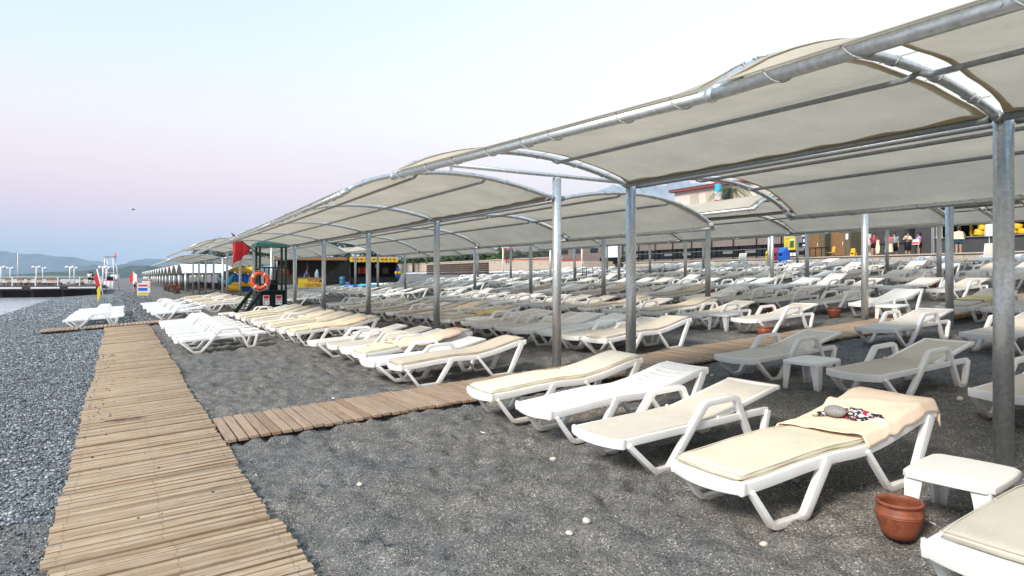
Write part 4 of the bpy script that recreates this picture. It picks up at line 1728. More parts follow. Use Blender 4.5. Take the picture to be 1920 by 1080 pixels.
STN = [(675, 912, .032, 'shell', 'pale two-lobed stone alone on the sand in the lower middle'), (1100, 990, .036, 'shell', 'pale flat stone at the bottom, right of another'), (1068, 1000, .03, 'shell', 'pale flat stone at the bottom, left of another'), (1432, 1022, .03, 'shell', 'pale stone in front of the towel covered lounger'),
       (1037, 852, .035, 'shell', 'crumpled pale lump on the sand before the slotted lounger'), (1490, 912, .04, 'stone', 'grey stone under the towel covered lounger'), (1652, 905, .03, 'stone', 'brownish stone behind the towel covered lounger'), (1800, 750, .05, 'shell', 'tan stone on the sand right of the sling lounger'), (1335, 702, .04, 'shell', 'white stone beside the sling lounger at the side boardwalk'), (625, 745, .03, 'whitep', 'white scrap at the far edge of the side boardwalk')]


def ground_at(px, py):
    r = (px - 960) / 1280
    k = r * C30 + S30
    Y = EYE / ((py - 520) / 1280 + .06 * k)
    X = r * Y
    return -S30 * X + C30 * Y, C30 * X + S30 * Y


for k, (px, py, r, m, lab) in enumerate(STN):
    u, v = ground_at(px, py)
    o = obj('beach_stone', rockm(k + 3, (r, r * .8, r * .55), M[m]), None, PG(u, v, float(relief(np.array([u]), np.array([v]))[0]) + r * .3), R.uniform(0, 6))
    tag(o, lab, 'stone' if m != 'whitep' else 'litter', 'stray stones on the sand')
LIT = [(905, 806, .085, 'white plastic straw lying on the sand before the cream cushioned lounger'), (470, 862, .05, 'white cigarette end beside the boardwalk, upper'), (480, 898, .04, 'white cigarette end beside the boardwalk, middle'), (525, 982, .04, 'white cigarette end beside the boardwalk, lower'), (1748, 987, .05, 'cigarette end on the sand right of the terracotta pot')]
for (px, py, L, lab) in LIT:
    u, v = ground_at(px, py)
    a = R.uniform(0, 3)
    p = PG(u, v, float(relief(np.array([u]), np.array([v]))[0]) + .012)
    d = Vector((math.cos(a), math.sin(a), .05)) * L / 2
    o = MB().tube([-d, d * .2, d + Vector((.004, .002, .001))], .0045 if L < .08 else .006, 8).build('litter', M['whitep'])
    o.location = p
    tag(o, lab, 'litter')
u, v = ground_at(459, 828)
o = obj('plastic_scrap', rockm(77, (.025, .015, .01), M['pink']), None, PG(u, v, .01))
tag(o, 'small red scrap at the corner of the two boardwalks', 'litter')

# ------------------------------------------------------------------ people
def person(name, label, loc, face, joints, h=1.7, skin='skin', clothes=(), hair='hair', hair_long=False, group=None):
    """one skinned body; joints override the standing pose, in units of body height, x forward, y to the left"""
    J = {'pelvis': (0, 0, .53), 'waist': (0, 0, .60), 'chest': (.005, 0, .72), 'neck': (.005, 0, .83), 'jaw': (.018, 0, .875), 'head': (.008, 0, .925), 'crown': (.0, 0, .965),
         'shL': (0, .105, .80), 'elL': (-.01, .135, .635), 'wrL': (.035, .145, .49), 'haL': (.045, .145, .445),
         'shR': (0, -.105, .80), 'elR': (-.01, -.135, .635), 'wrR': (.035, -.145, .49), 'haR': (.045, -.145, .445),
         'hiL': (0, .052, .50), 'knL': (.012, .058, .285), 'anL': (-.012, .06, .05), 'toL': (.085, .068, .018),
         'hiR': (0, -.052, .50), 'knR': (.012, -.058, .285), 'anR': (-.012, -.06, .05), 'toR': (.085, -.068, .018)}
    J.update(joints)
    rd = {'pelvis': .082, 'waist': .072, 'chest': .086, 'neck': .032, 'jaw': .044, 'head': .056, 'crown': .044, 'sh': .042, 'el': .026, 'wr': .018, 'ha': .022, 'hi': .060, 'kn': .036, 'an': .024, 'to': .020}
    names = list(J)
    E = [('pelvis', 'waist'), ('waist', 'chest'), ('chest', 'neck'), ('neck', 'jaw'), ('jaw', 'head'), ('head', 'crown')]
    for s in 'LR':
        E += [('chest', 'sh' + s), ('sh' + s, 'el' + s), ('el' + s, 'wr' + s), ('wr' + s, 'ha' + s), ('pelvis', 'hi' + s), ('hi' + s, 'kn' + s), ('kn' + s, 'an' + s), ('an' + s, 'to' + s)]
    vs = [Vector(J[k]) * h for k in names]
    rr = [rd.get(k, rd.get(k[:2], .03)) * h for k in names]
    ed = [(names.index(a), names.index(b)) for a, b in E]
    for s in 'LR':
        w, ha = Vector(J['wr' + s]), Vector(J['ha' + s])
        d = (ha - w).normalized()
        side = d.cross(Vector((0, 1 if s == 'L' else -1, .3))).normalized()
        hi = names.index('ha' + s)
        for q, (off, ln) in enumerate(((-.016, .045), (-.005, .052), (.006, .049), (.017, .038))):
            a = len(vs)
            vs.append((ha + side * off + d * ln * .5) * h)
            vs.append((ha + side * off * 1.2 + d * ln) * h)
            rr += [.0058 * h, .0045 * h]
            ed += [(hi, a), (a, a + 1)]
        a = len(vs)
        vs.append((ha + side * .026 + d * .004) * h)
        rr.append(.0062 * h)
        ed.append((hi, a))
    me = bpy.data.meshes.new(name)
    me.from_pydata([tuple(p) for p in vs], ed, [])
    o = bpy.data.objects.new(name, me)
    col.objects.link(o)
    md = o.modifiers.new('skin', 'SKIN')
    for k, q in enumerate(me.skin_vertices[0].data):
        q.radius = (rr[k], rr[k] * (0.78 if k < len(names) and names[k] in ('chest', 'waist') else 1))
        q.use_root = (k == 0)
    sb = o.modifiers.new('sub', 'SUBSURF')
    sb.levels = 2
    sb.render_levels = 2
    dg = bpy.context.evaluated_depsgraph_get()
    m2 = bpy.data.meshes.new_from_object(o.evaluated_get(dg))
    o.modifiers.clear()
    o.data = m2
    m2.materials.clear()
    m2.materials.append(M[skin])
    for p in m2.polygons:
        p.use_smooth = True
    o.location = loc
    o.rotation_euler = (0, 0, face)
    tag(o, label, 'person', group)
    hd = Vector(J['head']) * h
    hb = MB().ball(hd + Vector((-.014, 0, .012)) * h, .068 * h, 14, 9, (1.02, .92, 1.05))
    if hair_long:
        hb.ball(hd + Vector((-.035, 0, -.06)) * h, .062 * h, 12, 8, (.7, 1.0, 1.5))
    obj('hair', hb.mesh('hair', M[hair]), o)
    fc = MB()
    for s in (-1, 1):
        fc.ball(hd + Vector((.052, s * .02, -.004)) * h, .007 * h, 6, 4)
    obj('eyes', fc.mesh('eyes', M['black']), o)
    nb = MB().ball(hd + Vector((.062, 0, -.018)) * h, .010 * h, 6, 5, (1, .8, 1.5))
    obj('nose', nb.mesh('nose', M[skin]), o)
    for c in clothes:
        kind, mat = c[0], c[1]
        b = MB()
        if kind == 'shorts':
            p = Vector(J['pelvis']) * h
            b.lathe([(.086 * h, .058 * h), (.092 * h, 0), (.094 * h, -.04 * h)], 18, p, sy=1.22)
            for s in 'LR':
                a, k = Vector(J['hi' + s]) * h, Vector(J['kn' + s]) * h
                b.tube([a + Vector((0, 0, .01 * h)), a.lerp(k, .42)], [.068 * h, .060 * h], 14)
        elif kind == 'skirt':
            p = Vector(J['pelvis']) * h
            b.lathe([(.080 * h, .08 * h), (.094 * h, 0), (.100 * h, -.1 * h), (.094 * h, -.24 * h), (.088 * h, -.245 * h)], 20, p, sy=1.2)
        elif kind == 'top':
            p = Vector(J['chest']) * h
            b.lathe([(.078 * h, -.13 * h), (.090 * h, -.05 * h), (.096 * h, .03 * h), (.080 * h, .075 * h), (.045 * h, .095 * h)], 18, p, sy=1.28)
            for s in 'LR':
                a, k = Vector(J['sh' + s]) * h, Vector(J['el' + s]) * h
                b.tube([a.lerp(k, -.1), a.lerp(k, .5)], [.050 * h, .042 * h], 12)
        elif kind == 'wrap':                       # a towel wound round the body from z0 to z1
            z0, z1, r0, r1 = c[2:]
            prof = []
            for k in range(9):
                t = k / 8
                prof.append(((r0 + (r1 - r0) * t) * h * (1 + .04 * math.sin(k * 2.3)), (z0 + (z1 - z0) * t) * h))
            b.lathe(prof, 22, (0, 0, 0), sy=1.3)
            b.v = [(x * (1 + .05 * math.sin(9 * math.atan2(y, x))), y * (1 + .05 * math.sin(9 * math.atan2(y, x))), z) for x, y, z in b.v]
        elif kind == 'drape':                      # a towel hanging over one arm
            x0, y0, z0, w, L = [q * h for q in c[2:]]
            vs2, fs2 = [], []
            for i in range(9):
                for j in range(7):
                    yy = y0 + w * (j / 6 - .5) * (1 - .2 * math.sin(i))
                    vs2.append((x0 + .016 * h * math.sin(j * 1.7 + i * .4), yy, z0 - L * i / 8))
            for i in range(8):
                for j in range(6):
                    a = i * 7 + j
                    fs2.append((a, a + 1, a + 8, a + 7))
            vs3 = [(x - .012 * h, y, z) for x, y, z in vs2]
            k = len(vs2)
            b.add(vs2, fs2, True)
            b.add(vs3, [tuple(reversed(f)) for f in fs2], True)
        obj({'shorts': 'shorts', 'skirt': 'skirt', 'top': 'shirt', 'wrap': 'towel', 'drape': 'towel'}[kind], b.mesh(kind, M[mat]), o)
    return o


TZ = 3.10                                          # level of the promenade
def at_v(px, v):
    r = (px - 960) / 1280
    Y = v / (C30 * r + S30)
    return r * Y, Y


def spot(px, v, z=None):
    X, Y = at_v(px, v)
    return Vector((X, Y, gz(v) if z is None else z))


# ------------------------------------------------------------------ promenade, restaurant wall, counter
def ubox(b, u0, u1, v0, v1, z0, z1):
    c = P((u0 + u1) / 2, (v0 + v1) / 2, (z0 + z1) / 2)
    b.box(c, (v1 - v0, u1 - u0, z1 - z0), INLAND)
    return b


b = MB()
ubox(b, 3, 46, 37.6, 80, 1.2, TZ)
pv = struct(b.build('pavement', M['paving']))
pv['label'] = 'raised paved promenade behind the loungers'
cb = MB()
ubox(cb, 3, 46.02, 37.45, 37.85, TZ - .02, TZ + .05)
cb.build('kerb', M['beige'], pv, bevel=.01)
for k in range(22):
    q = MB()
    u0 = 3.2 + k * 1.94
    ubox(q, u0 + .01, u0 + 1.92, 37.54, 37.6, TZ - .50, TZ - .03)
    q.build('facing_slab', M['beige'], pv)

rs = thing('restaurant', 'low taupe restaurant front with a long dark window band', 'building', P(40, 46, TZ))
inv = rs.matrix_basis.inverted() if False else Matrix.Translation(-rs.location)


def rb(name, u0, u1, v0, v1, z0, z1, mat, parent, bevel=0.0):
    m = ubox(MB(), u0, u1, v0, v1, z0, z1)
    top = parent
    while top.parent is not None:
        top = top.parent
    m.xform(Matrix.Translation(-top.location))
    return m.build(name, M[mat], parent, bevel=bevel)


rb('wall', 33.5, 56, 46.0, 46.4, TZ, 3.62, 'taupe', rs)
rb('fascia', 33.5, 56, 45.7, 46.5, 4.56, 6.1, 'taupe', rs)
rb('roof', 32.8, 56.4, 46.5, 54, 5.5, 6.0, 'taupe', rs)
rb('interior_wall', 33.5, 56, 50, 50.3, TZ, 5.5, 'black', rs)
for k in range(9):
    u0 = 33.6 + k * 2.48
    w = rb('window', u0, u0 + 2.4, 46.12, 46.16, 3.66, 4.52, 'glass', rs)
    rb('frame', u0 + 2.4, u0 + 2.48, 46.05, 46.2, 3.62, 4.56, 'black', w)
    if k % 3 != 1:
        rb('pennant_print', u0 + .5, u0 + 1.7, 46.10, 46.12, 3.95, 4.15, 'print', w)
rb('rail', 33.5, 56, 45.5, 45.54, 4.18, 4.22, 'print', rs)
rb('rail', 33.5, 56, 45.5, 45.54, 3.78, 3.82, 'black', rs)
for k in range(10):
    rb('post', 33.7 + k * 2.45, 33.76 + k * 2.45, 45.5, 45.56, TZ, 5.3, 'black', rs)

ct = thing('beach_bar', 'dark grey beach bar counter at the right with open serving hatch', 'building', P(18, 45.5, TZ))
rb('counter_wall', 8, 24.2, 45.0, 45.3, TZ, 4.32, 'charcoal', ct)
rb('counter_top', 8, 24.2, 44.85, 45.5, 4.32, 4.37, 'print', ct)
rb('back_wall', 8, 25.8, 49, 49.3, TZ, 6.2, 'black', ct)
rb('roof', 7, 26.5, 44.6, 49.5, 5.75, 6.0, 'charcoal', ct)
rb('pier', 16.2, 17.1, 45.0, 45.35, 4.37, 5.75, 'charcoal', ct)
rb('pier', 8, 13.6, 45.0, 45.35, 4.37, 5.75, 'charcoal', ct)
rb('door_panel', 24.2, 25.4, 45.0, 45.2, TZ, 5.75, 'charcoal', ct)
for k in range(2):
    rb('downpipe', 24.12 + .1 * k, 24.18 + .1 * k, 44.85, 44.95, TZ, 5.7, 'galv', ct)
# strings of yellow cups / lamps hanging by the hatch and heaps on the counter
for k, (u, v, nn) in enumerate([(23.2, 46.0, 5), (22.6, 46.2, 9), (22.2, 46.3, 9)]):
    b = MB()
    p = P(u, v, 5.5)
    for i in range(nn):
        b.lathe([(.02, 0), (.07, .01), (.10, .10), (.085, .17), (.02, .17)], 10, (0.02 * math.sin(i * 2), .02 * math.cos(i * 3), -.13 * i - .2))
    o = b.build('hanging_cups', M['yellow'])
    o.location = p
    tag(o, ['short string of yellow cups hanging at the hatch', 'long string of yellow cups hanging at the hatch', 'second long string of yellow cups, nearer the man'][k], 'cups')
hp = thing('yellow_tubs', 'heap of yellow tubs piled on the bar counter behind the man', 'tubs', P(20.2, 45.2, 4.37))
for k, (du, z, s) in enumerate([(1.5, 0, 1.2), (1.0, 0, 1), (.55, 0, 1.05), (.1, 0, 1.0), (-.35, 0, 1.1), (-.8, 0, 1), (1.3, .33, 1.0), (.35, .30, 1.0), (-.1, .3, .95), (-.55, .3, 1.0)]):
    m = MB().lathe([(.03, 0), (.21, .01), (.24, .05), (.235, .30), (.20, .33), (.03, .335)], 16)
    o = obj('tub', m.mesh('tub', M['yellow']), hp, Vector((-S30 * du, C30 * du, z)))
    o.scale = (s, s, s)
    o.rotation_euler = (.15 * math.sin(k * 2), .2 * math.cos(k), k)
for k, (du, z) in enumerate([(.55, .62), (-.1, .66), (.15, .98)]):
    m = MB().box((0, 0, .16), (.45, .62, .32), INLAND)
    o = m.build('white_box', M['whitep'], bevel=.03)
    o.location = P(20.3 + du, 45.25, 4.37 + z + .005)
    tag(o, ['white foam box on the yellow tubs, left', 'white foam box on the yellow tubs, right', 'white foam box topmost on the yellow tubs'][k], 'box')
o = MB().box((0, 0, .12), (.3, .5, .24), INLAND).build('yellow_crate', M['yellow'], bevel=.04)
o.location = P(14.7, 44.98, 4.38)
tag(o, 'small yellow crate on the counter at the right edge', 'crate')

# changing cabins
for k, (u, lab) in enumerate([(30.3, 'wooden changing cabin with reed door, right one beside the wet floor sign'), (32.3, 'wooden changing cabin with reed door, left one behind the black table')]):
    cbn = thing('changing_cabin', lab, 'cabin', P(u, 44.5, TZ), 0, 'wooden changing cabins')
    rb('side_wall', u - .75, u - .70, 44.4, 45.8, TZ, 5.35, 'olive', cbn)
    rb('side_wall', u + .70, u + .75, 44.4, 45.8, TZ, 5.35, 'olive', cbn)
    rb('back_wall', u - .7, u + .7, 45.75, 45.8, TZ, 5.35, 'olive', cbn)
    d = rb('door', u - .30, u + .62, 44.42, 44.47, TZ + .32, 5.3, 'brown', cbn)
    for q in range(9):
        rb('door_slat', u - .26, u + .58, 44.405, 44.42, TZ + .36 + q * .205, TZ + .55 + q * .205, 'brown', d)
    for s in (-.31, .63):
        rb('door_post', u + s - .04, u + s + .04, 44.38, 44.47, TZ, 5.35, 'brown', cbn)
    for q in range(9):
        rb('board', u - .70, u - .36, 44.42, 44.46, TZ + .1 + q * .24, TZ + .33 + q * .24, 'olive', cbn)
    rb('sill', u - .7, u + .7, 44.38, 44.6, TZ, TZ + .10, 'olive', cbn)
    rb('handle', u - .20, u - .17, 44.37, 44.40, 4.15, 4.4, 'whitep', d)
    if k == 0:
        rb('notice', u - .60, u - .40, 44.40, 44.415, 4.55, 4.95, 'whitep', cbn)
        rb('notice_back', u - .66, u - .61, 44.40, 44.415, 4.5, 4.92, 'navy', cbn)
wl = thing('screen_wall', 'curved charcoal screen wall behind the queueing people', 'wall', P(27, 46.6, TZ))
rb('panel', 25.5, 29.4, 46.6, 46.7, TZ, 5.7, 'charcoal', wl)
rb('panel', 25.5, 29.4, 46.55, 46.6, 4.2, 4.24, 'black', wl)

# yellow notice board, arrow sign, bins
def front_sign(px, v, z0, w, h, name, label, cat, parts, post_r=.03, face=INLAND):
    p = spot(px, v, gz(v) if v < 37.5 else TZ)
    t = thing(name, label, cat, p, face)
    for (nm_, dx, dz, ww, hh, mat, th) in parts:
        m = MB().box((-th, dx, z0 + dz), (.012, ww, hh))
        m.build(nm_, M[mat], t)
    return t


t = front_sign(1481, 43.0, 1.05, 1, 1, 'notice_board', 'big yellow notice board with a bottle picture over four small notices', 'sign', [
    ('back_panel', 0, .05, 1.10, 1.72, 'black', 0), ('poster', 0, .28, 1.0, 1.06, 'lemon', .014), ('bottle_print', -.22, .18, .28, .52, 'green_roof', .026), ('bottle_cap_print', -.22, .60, .16, .12, 'cyan', .026), ('bottle_neck_print', -.22, .49, .30, .10, 'whitep', .026),
    ('bar_print', -.04, .12, .05, .40, 'darkwood', .026), ('logo_print', -.42, .72, .10, .08, 'red', .026), ('heading_print', .26, .60, .28, .06, 'print', .026), ('heading_print', -.02, .62, .08, .05, 'print', .026), ('text_print', .28, .30, .26, .03, 'print', .026), ('text_print', .30, .14, .18, .07, 'print', .026), ('text_print', .2, .0, .4, .02, 'print', .026), ('text_print', .2, -.06, .4, .02, 'print', .026), ('text_print', .2, -.2, .42, .03, 'whitep', .026), ('corner_print', .42, .74, .1, .08, 'whitep', .026),
    ('small_notice', .38, -.58, .21, .24, 'whitep', .014), ('small_notice', .12, -.58, .21, .24, 'whitep', .014), ('small_notice', -.14, -.58, .21, .24, 'buoy_tape', .014), ('small_notice', -.40, -.58, .21, .24, 'whitep', .014)])
for s in (-.5, .5):
    MB().tube([(0.03, s, 0), (0.03, s, 1.95)], .03, 8).build('post', M['black'], t)
t = front_sign(1508, 42.5, 1.2, 1, 1, 'arrow_sign', 'narrow blue arrow sign under a white notice on a black post', 'sign', [('panel', 0, .25, .28, .52, 'navy', .03), ('notice', .06, .66, .24, .30, 'whitep', .03), ('lower_panel', 0, -.12, .22, .1, 'whitep', .03), ('lower_panel', 0, -.3, .22, .14, 'print', .03)])
ar = MB().add([(-.05, .05, 1.3), (-.05, -.05, 1.3), (-.05, -.05, 1.42), (-.05, -.09, 1.42), (-.05, 0, 1.54), (-.05, .09, 1.42), (-.05, .05, 1.42)], [(0, 1, 2, 3, 4, 5, 6)])
ar.add([(x + .012, y, z) for x, y, z in ar.v[:7]], [(6, 5, 4, 3, 2, 1, 0)])
ar.build('arrow', M['whitep'], t)
MB().tube([(0, 0, 0), (0, 0, 1.9)], .035, 8).build('post', M['black'], t)
for k, (mat, nm_) in enumerate((('lemon', 'yellow'), ('crimson', 'dark red'), ('blue', 'blue'))):
    X, Y = at_v(1462, 36.4)
    bt = thing('recycling_bin', '%s recycling bin with a peaked lid, %s of three in a row' % (nm_, ('left', 'middle', 'right')[k]), 'bin', Vector((X, Y, gz(36.4))) + P(.62 - .46 * k, 0, 0), INLAND, 'recycling bins')
    MB().box((0, 0, .48), (.62, .445, .96)).build('body', M[mat], bt, bevel=.015)
    MB().prism([(-.33, .965), (.33, .965), (.33, 1.02), (.02, 1.32), (-.02, 1.32), (-.33, 1.02)], -.225, .225).build('lid', M[mat], bt, bevel=.01)
    MB().box((-.318, 0, .86), (.01, .3, .12)).build('slot', M['black'], bt)

# queue of people
FC = INLAND + math.pi                               # facing the sea
person('person', 'man with a pale towel over his shoulders and dark trunks at the bar', spot(1797, 42.6, TZ), INLAND + .35,
       {'chest': (.04, 0, .715), 'neck': (.075, 0, .82), 'jaw': (.10, 0, .862), 'head': (.10, 0, .91), 'crown': (.10, 0, .95), 'shL': (.06, .11, .79), 'shR': (.06, -.11, .79), 'elL': (.13, .15, .66), 'wrL': (.22, .08, .66), 'haL': (.26, .06, .66), 'elR': (.13, -.17, .66), 'wrR': (.24, -.12, .645), 'haR': (.28, -.1, .64), 'knL': (.0, .05, .28), 'anL': (-.05, .05, .05), 'toL': (.05, .06, .018)}, 1.8, clothes=[('shorts', 'teal'), ('wrap', 'cream_towel', .56, .81, .135, .095)])
person('person', 'woman in black skirt, cream towel on her shoulders, hand raised to her head', spot(1702, 43.2, TZ), FC + 1.0,
       {'elR': (.10, -.13, .70), 'wrR': (.13, -.07, .80), 'haR': (.11, -.05, .86), 'elL': (.05, .14, .68), 'wrL': (.13, .02, .68), 'haL': (.15, -.03, .69)}, 1.68, clothes=[('skirt', 'black'), ('wrap', 'cream_towel', .70, .83, .125, .085)], hair_long=False)
person('person', 'woman in a pink patterned top wrapped in a cream towel from the waist', spot(1667, 43.0, TZ), FC + .7,
       {'elL': (.04, .13, .66), 'wrL': (.12, .05, .64), 'haL': (.14, .02, .64), 'elR': (.04, -.13, .66), 'wrR': (.12, -.05, .63), 'haR': (.14, -.02, .63)}, 1.65, clothes=[('top', 'pink'), ('wrap', 'cream_towel', .24, .62, .115, .095)], hair_long=True)
person('person', 'bare-armed person in black with a cream towel hanging over one arm', spot(1639, 43.0, TZ), FC + .5, {'elL': (.06, .14, .66), 'wrL': (.14, .10, .68), 'haL': (.17, .08, .68)}, 1.72, clothes=[('shorts', 'black'), ('drape', 'cream_towel', .15, .13, .70, .12, .5), ('top', 'crimson')])
person('person', 'dark haired person in light blue shirt behind the thin posts', spot(1677, 44.0, TZ), FC + .2, {}, 1.75, clothes=[('top', 'palesurf'), ('skirt', 'black')])
person('person', 'person in a lilac shirt standing at the doorway beside the bar', spot(1723, 44.9, TZ), FC - .9, {}, 1.72, clothes=[('top', 'lilac'), ('shorts', 'black')])
t = front_sign(1717, 43.4, 1.0, 1, 1, 'small_sign', 'small white and red sign on a thin black post by the queue', 'sign', [('panel', 0, 0, .44, .32, 'whitep', .02), ('red_band', 0, -.06, .40, .10, 'red', .032)])
MB().tube([(0, 0, 0), (0, 0, 1.15)], .025, 8).build('post', M['black'], t)
# wet floor boards, orange chair, black table
for k, (px, lab) in enumerate([(1600, 'yellow wet floor board standing right of the cabins')]):
    t = thing('wet_floor_sign', lab, 'sign', spot(px, 42.6, TZ), INLAND)
    for s in (-1, 1):
        m = MB()
        m.add([(s * .20, -.19, 0), (s * .20, .19, 0), (s * .02, .13, .72), (s * .02, -.13, .72), (s * .18, -.19, 0), (s * .18, .19, 0), (0, .13, .72), (0, -.13, .72)], [(0, 1, 2, 3), (7, 6, 5, 4), (0, 4, 5, 1), (1, 5, 6, 2), (2, 6, 7, 3), (3, 7, 4, 0)])
        m.build('panel', M['yellow'], t)
    MB().box((-.125, 0, .35), (.01, .2, .12), mat=Matrix.Rotation(-.24, 3, 'Y')).build('print', M['black'], t)
t = thing('orange_chair', 'orange plastic chair on black legs between the two cabins', 'chair', spot(1557, 41.8, TZ), INLAND + 2.6)
MB().box((0, 0, .45), (.42, .42, .03)).build('seat', M['yellow'], t, bevel=.012)
MB().box((-.21, 0, .68), (.03, .42, .38), mat=Matrix.Rotation(-.15, 3, 'Y')).build('backrest', M['yellow'], t, bevel=.012)
for sx in (-1, 1):
    for sy in (-1, 1):
        MB().tube([(sx * .17, sy * .17, .44), (sx * .2, sy * .2, 0)], .014, 8).build('leg', M['black'], t)
t = thing('black_table', 'black square table standing in front of the left cabin', 'table', spot(1535, 40.0, TZ), INLAND)
MB().box((0, 0, .72), (.7, 1.0, .05)).build('top', M['black'], t)
for sx in (-1, 1):
    for sy in (-1, 1):
        MB().tube([(sx * .3, sy * .44, .70), (sx * .3, sy * .44, 0)], .025, 8).build('leg', M['black'], t)
# closed umbrella
t = thing('closed_umbrella', 'closed white parasol in a crossed base at the bar, beside the nearest post', 'umbrella', spot(1855, 39.6, TZ), 0)
b = MB()
prof = [(.02, 2.55), (.06, 2.5), (.10, 2.35), (.13, 1.9), (.17, 1.3), (.20, .95), (.17, .92), (.02, .95)]
b.lathe(prof, 28)
b.v = [(x * (1 + .16 * math.sin(8 * math.atan2(y, x))), y * (1 + .16 * math.sin(8 * math.atan2(y, x))), z) for x, y, z in b.v]
b.build('canopy', M['whitep'], t)
MB().tube([(0, 0, 0), (0, 0, 2.62)], .022, 10).build('pole', M['whitep'], t)
for a in (0, math.pi / 2):
    MB().box((0, 0, .04 + .05 * (a > 0)), (.9, .07, .05), a).build('base_bar', M['whitep'], t)
# wrought iron stand
X, Y = at_v(1096, 24.0)
t = thing('iron_table_stand', 'black wrought iron stand among the loungers, without its top', 'stand', (X, Y, gz(24)), INLAND + .2)
for sx in (-1, 1):
    for sy in (-1, 1):
        MB().tube([(sx * .28, sy * .42, 0), (sx * .28, sy * .42, .92)], .018, 8).build('leg', M['black'], t)
b = MB()
for z in (.62, .86):
    b.tube([(-.28, -.42, z), (.28, -.42, z), (.28, .42, z), (-.28, .42, z)], .015, 6, closed=True)
for k in range(5):
    y = -.34 + .17 * k
    b.tube([(-.28, y + .07 * math.cos(a), .73 + .07 * math.sin(a)) for a in [i * .63 for i in range(10)]], .009, 5, closed=True)
b.build('scroll_frame', M['black'], t)

# ------------------------------------------------------------------ lifeguard tower
tw = thing('lifeguard_tower', 'dark green wooden lifeguard hut on a black base with a slanting ramp', 'tower', PG(32.95, 6.14, 0), INLAND)
HW, HD = .46, .57         # half width along u (local y), half depth along v (local x)
MB().box((0, 0, .44), (2 * HD, 2 * HW, .86)).build('base_panel', M['black'], tw, bevel=.01)
for sx in (-1, 1):
    for sy in (-1, 1):
        MB().box((sx * HD, sy * HW, 1.45), (.09, .09, 2.9)).build('corner_post', M['dgreen'], tw)
MB().box((0, 0, .90), (2 * HD + .1, 2 * HW + .1, .06)).build('floor', M['dgreen'], tw)
for (c, d) in (((-HD, 0, 1.95), (.05, 2 * HW, .07)), ((HD, 0, 1.95), (.05, 2 * HW, .07)), ((0, -HW, 1.95), (2 * HD, .05, .07)), ((-HD, 0, 1.2), (.05, 2 * HW, .06)), ((0, -HW, 1.2), (2 * HD, .05, .06))):
    MB().box(c, d).build('rail', M['dgreen'], tw)
for k in range(5):
    MB().box((-HD, -HW + .16 + .16 * k, 1.57), (.03, .05, .72)).build('baluster', M['dgreen'], tw)
    MB().box((-HD + .2 + .19 * k, -HW, 1.57), (.05, .03, .72)).build('baluster', M['dgreen'], tw)
MB().box((.1, .05, 1.16), (.36, .4, .46)).build('seat', M['black'], tw, bevel=.01)
MB().box((.24, .05, 1.62), (.08, .4, .5)).build('backrest', M['black'], tw, bevel=.01)
b = MB()
e = .18
b.add([(-HD - e, -HW - e, 2.9), (HD + e, -HW - e, 2.9), (HD + e, HW + e, 2.9), (-HD - e, HW + e, 2.9), (-HD - e, -HW - e, 3.04), (HD + e, -HW - e, 3.04), (HD + e, HW + e, 3.04), (-HD - e, HW + e, 3.04), (-.25, -.25, 3.34), (.25, -.25, 3.34), (.25, .25, 3.34), (-.25, .25, 3.34)],
      [(0, 3, 2, 1), (0, 1, 5, 4), (1, 2, 6, 5), (2, 3, 7, 6), (3, 0, 4, 7), (4, 5, 9, 8), (5, 6, 10, 9), (6, 7, 11, 10), (7, 4, 8, 11), (8, 9, 10, 11)])
b.build('roof', M['green_roof'], tw)
# slanting ramp with side boards, coming down towards the near seaward side
ra0, ra1 = Vector((-HD - .03, -.02, .90)), Vector((-HD - .95, -.95, -.10))
rdir = (ra1 - ra0)
rside = Vector((-rdir.y, rdir.x, 0)).normalized()
for s in (-1, 1):
    o_ = rside * s * .27
    b = MB()
    up = Vector((0, 0, .11))
    th_ = rside * .025
    q = [ra0 + o_ - up - th_, ra1 + o_ - up - th_, ra1 + o_ + up - th_, ra0 + o_ + up - th_, ra0 + o_ - up + th_, ra1 + o_ - up + th_, ra1 + o_ + up + th_, ra0 + o_ + up + th_]
    b.add(q, [(0, 1, 2, 3), (7, 6, 5, 4), (0, 4, 5, 1), (1, 5, 6, 2), (2, 6, 7, 3), (3, 7, 4, 0)])
    b.build('ramp_side', M['dgreen'], tw)
for k in range(8):
    c_ = ra0.lerp(ra1, (k + .5) / 8)
    MB().box(c_, (.18, .50, .03), math.atan2(rdir.y, rdir.x)).build('ramp_step', M['dgreen'], tw)
for k, y in enumerate((0, 1)):
    pz_ = MB().box((-.30 + .56 * k, -HW - .008, .48), (.28, .012, .44)).build('notice', M['whitep'], tw)
    x0 = -.30 + .56 * k
    MB().box((x0, -HW - .018, .61), (.22, .008, .12)).build('red_heading', M['red'], pz_)
    for q in range(3):
        MB().box((x0, -HW - .018, .52 - .03 * q), (.2, .008, .010)).build('text_line', M['red'], pz_)
    mo = []
    for a in range(20):
        an = .7 + a * (2 * math.pi - 1.4) / 19
        mo.append((x0 - .06 + .05 * math.cos(an), .36 + .05 * math.sin(an)))
    for a in range(19, -1, -1):
        an = .95 + a * (2 * math.pi - 1.9) / 19
        mo.append((x0 - .045 + .038 * math.cos(an), .36 + .038 * math.sin(an)))
    MB().add([(p[0], -HW - .024, p[1]) for p in mo], [tuple(range(len(mo)))]).build('crescent', M['crimson'], pz_, fix=False)
    st = [(x0 + .065 + (.045 if a % 2 == 0 else .02) * math.sin(a * math.pi / 5), -HW - .024, .36 + (.045 if a % 2 == 0 else .02) * math.cos(a * math.pi / 5)) for a in range(10)]
    MB().add(st, [tuple(range(10))]).build('star', M['red'], pz_, fix=False)
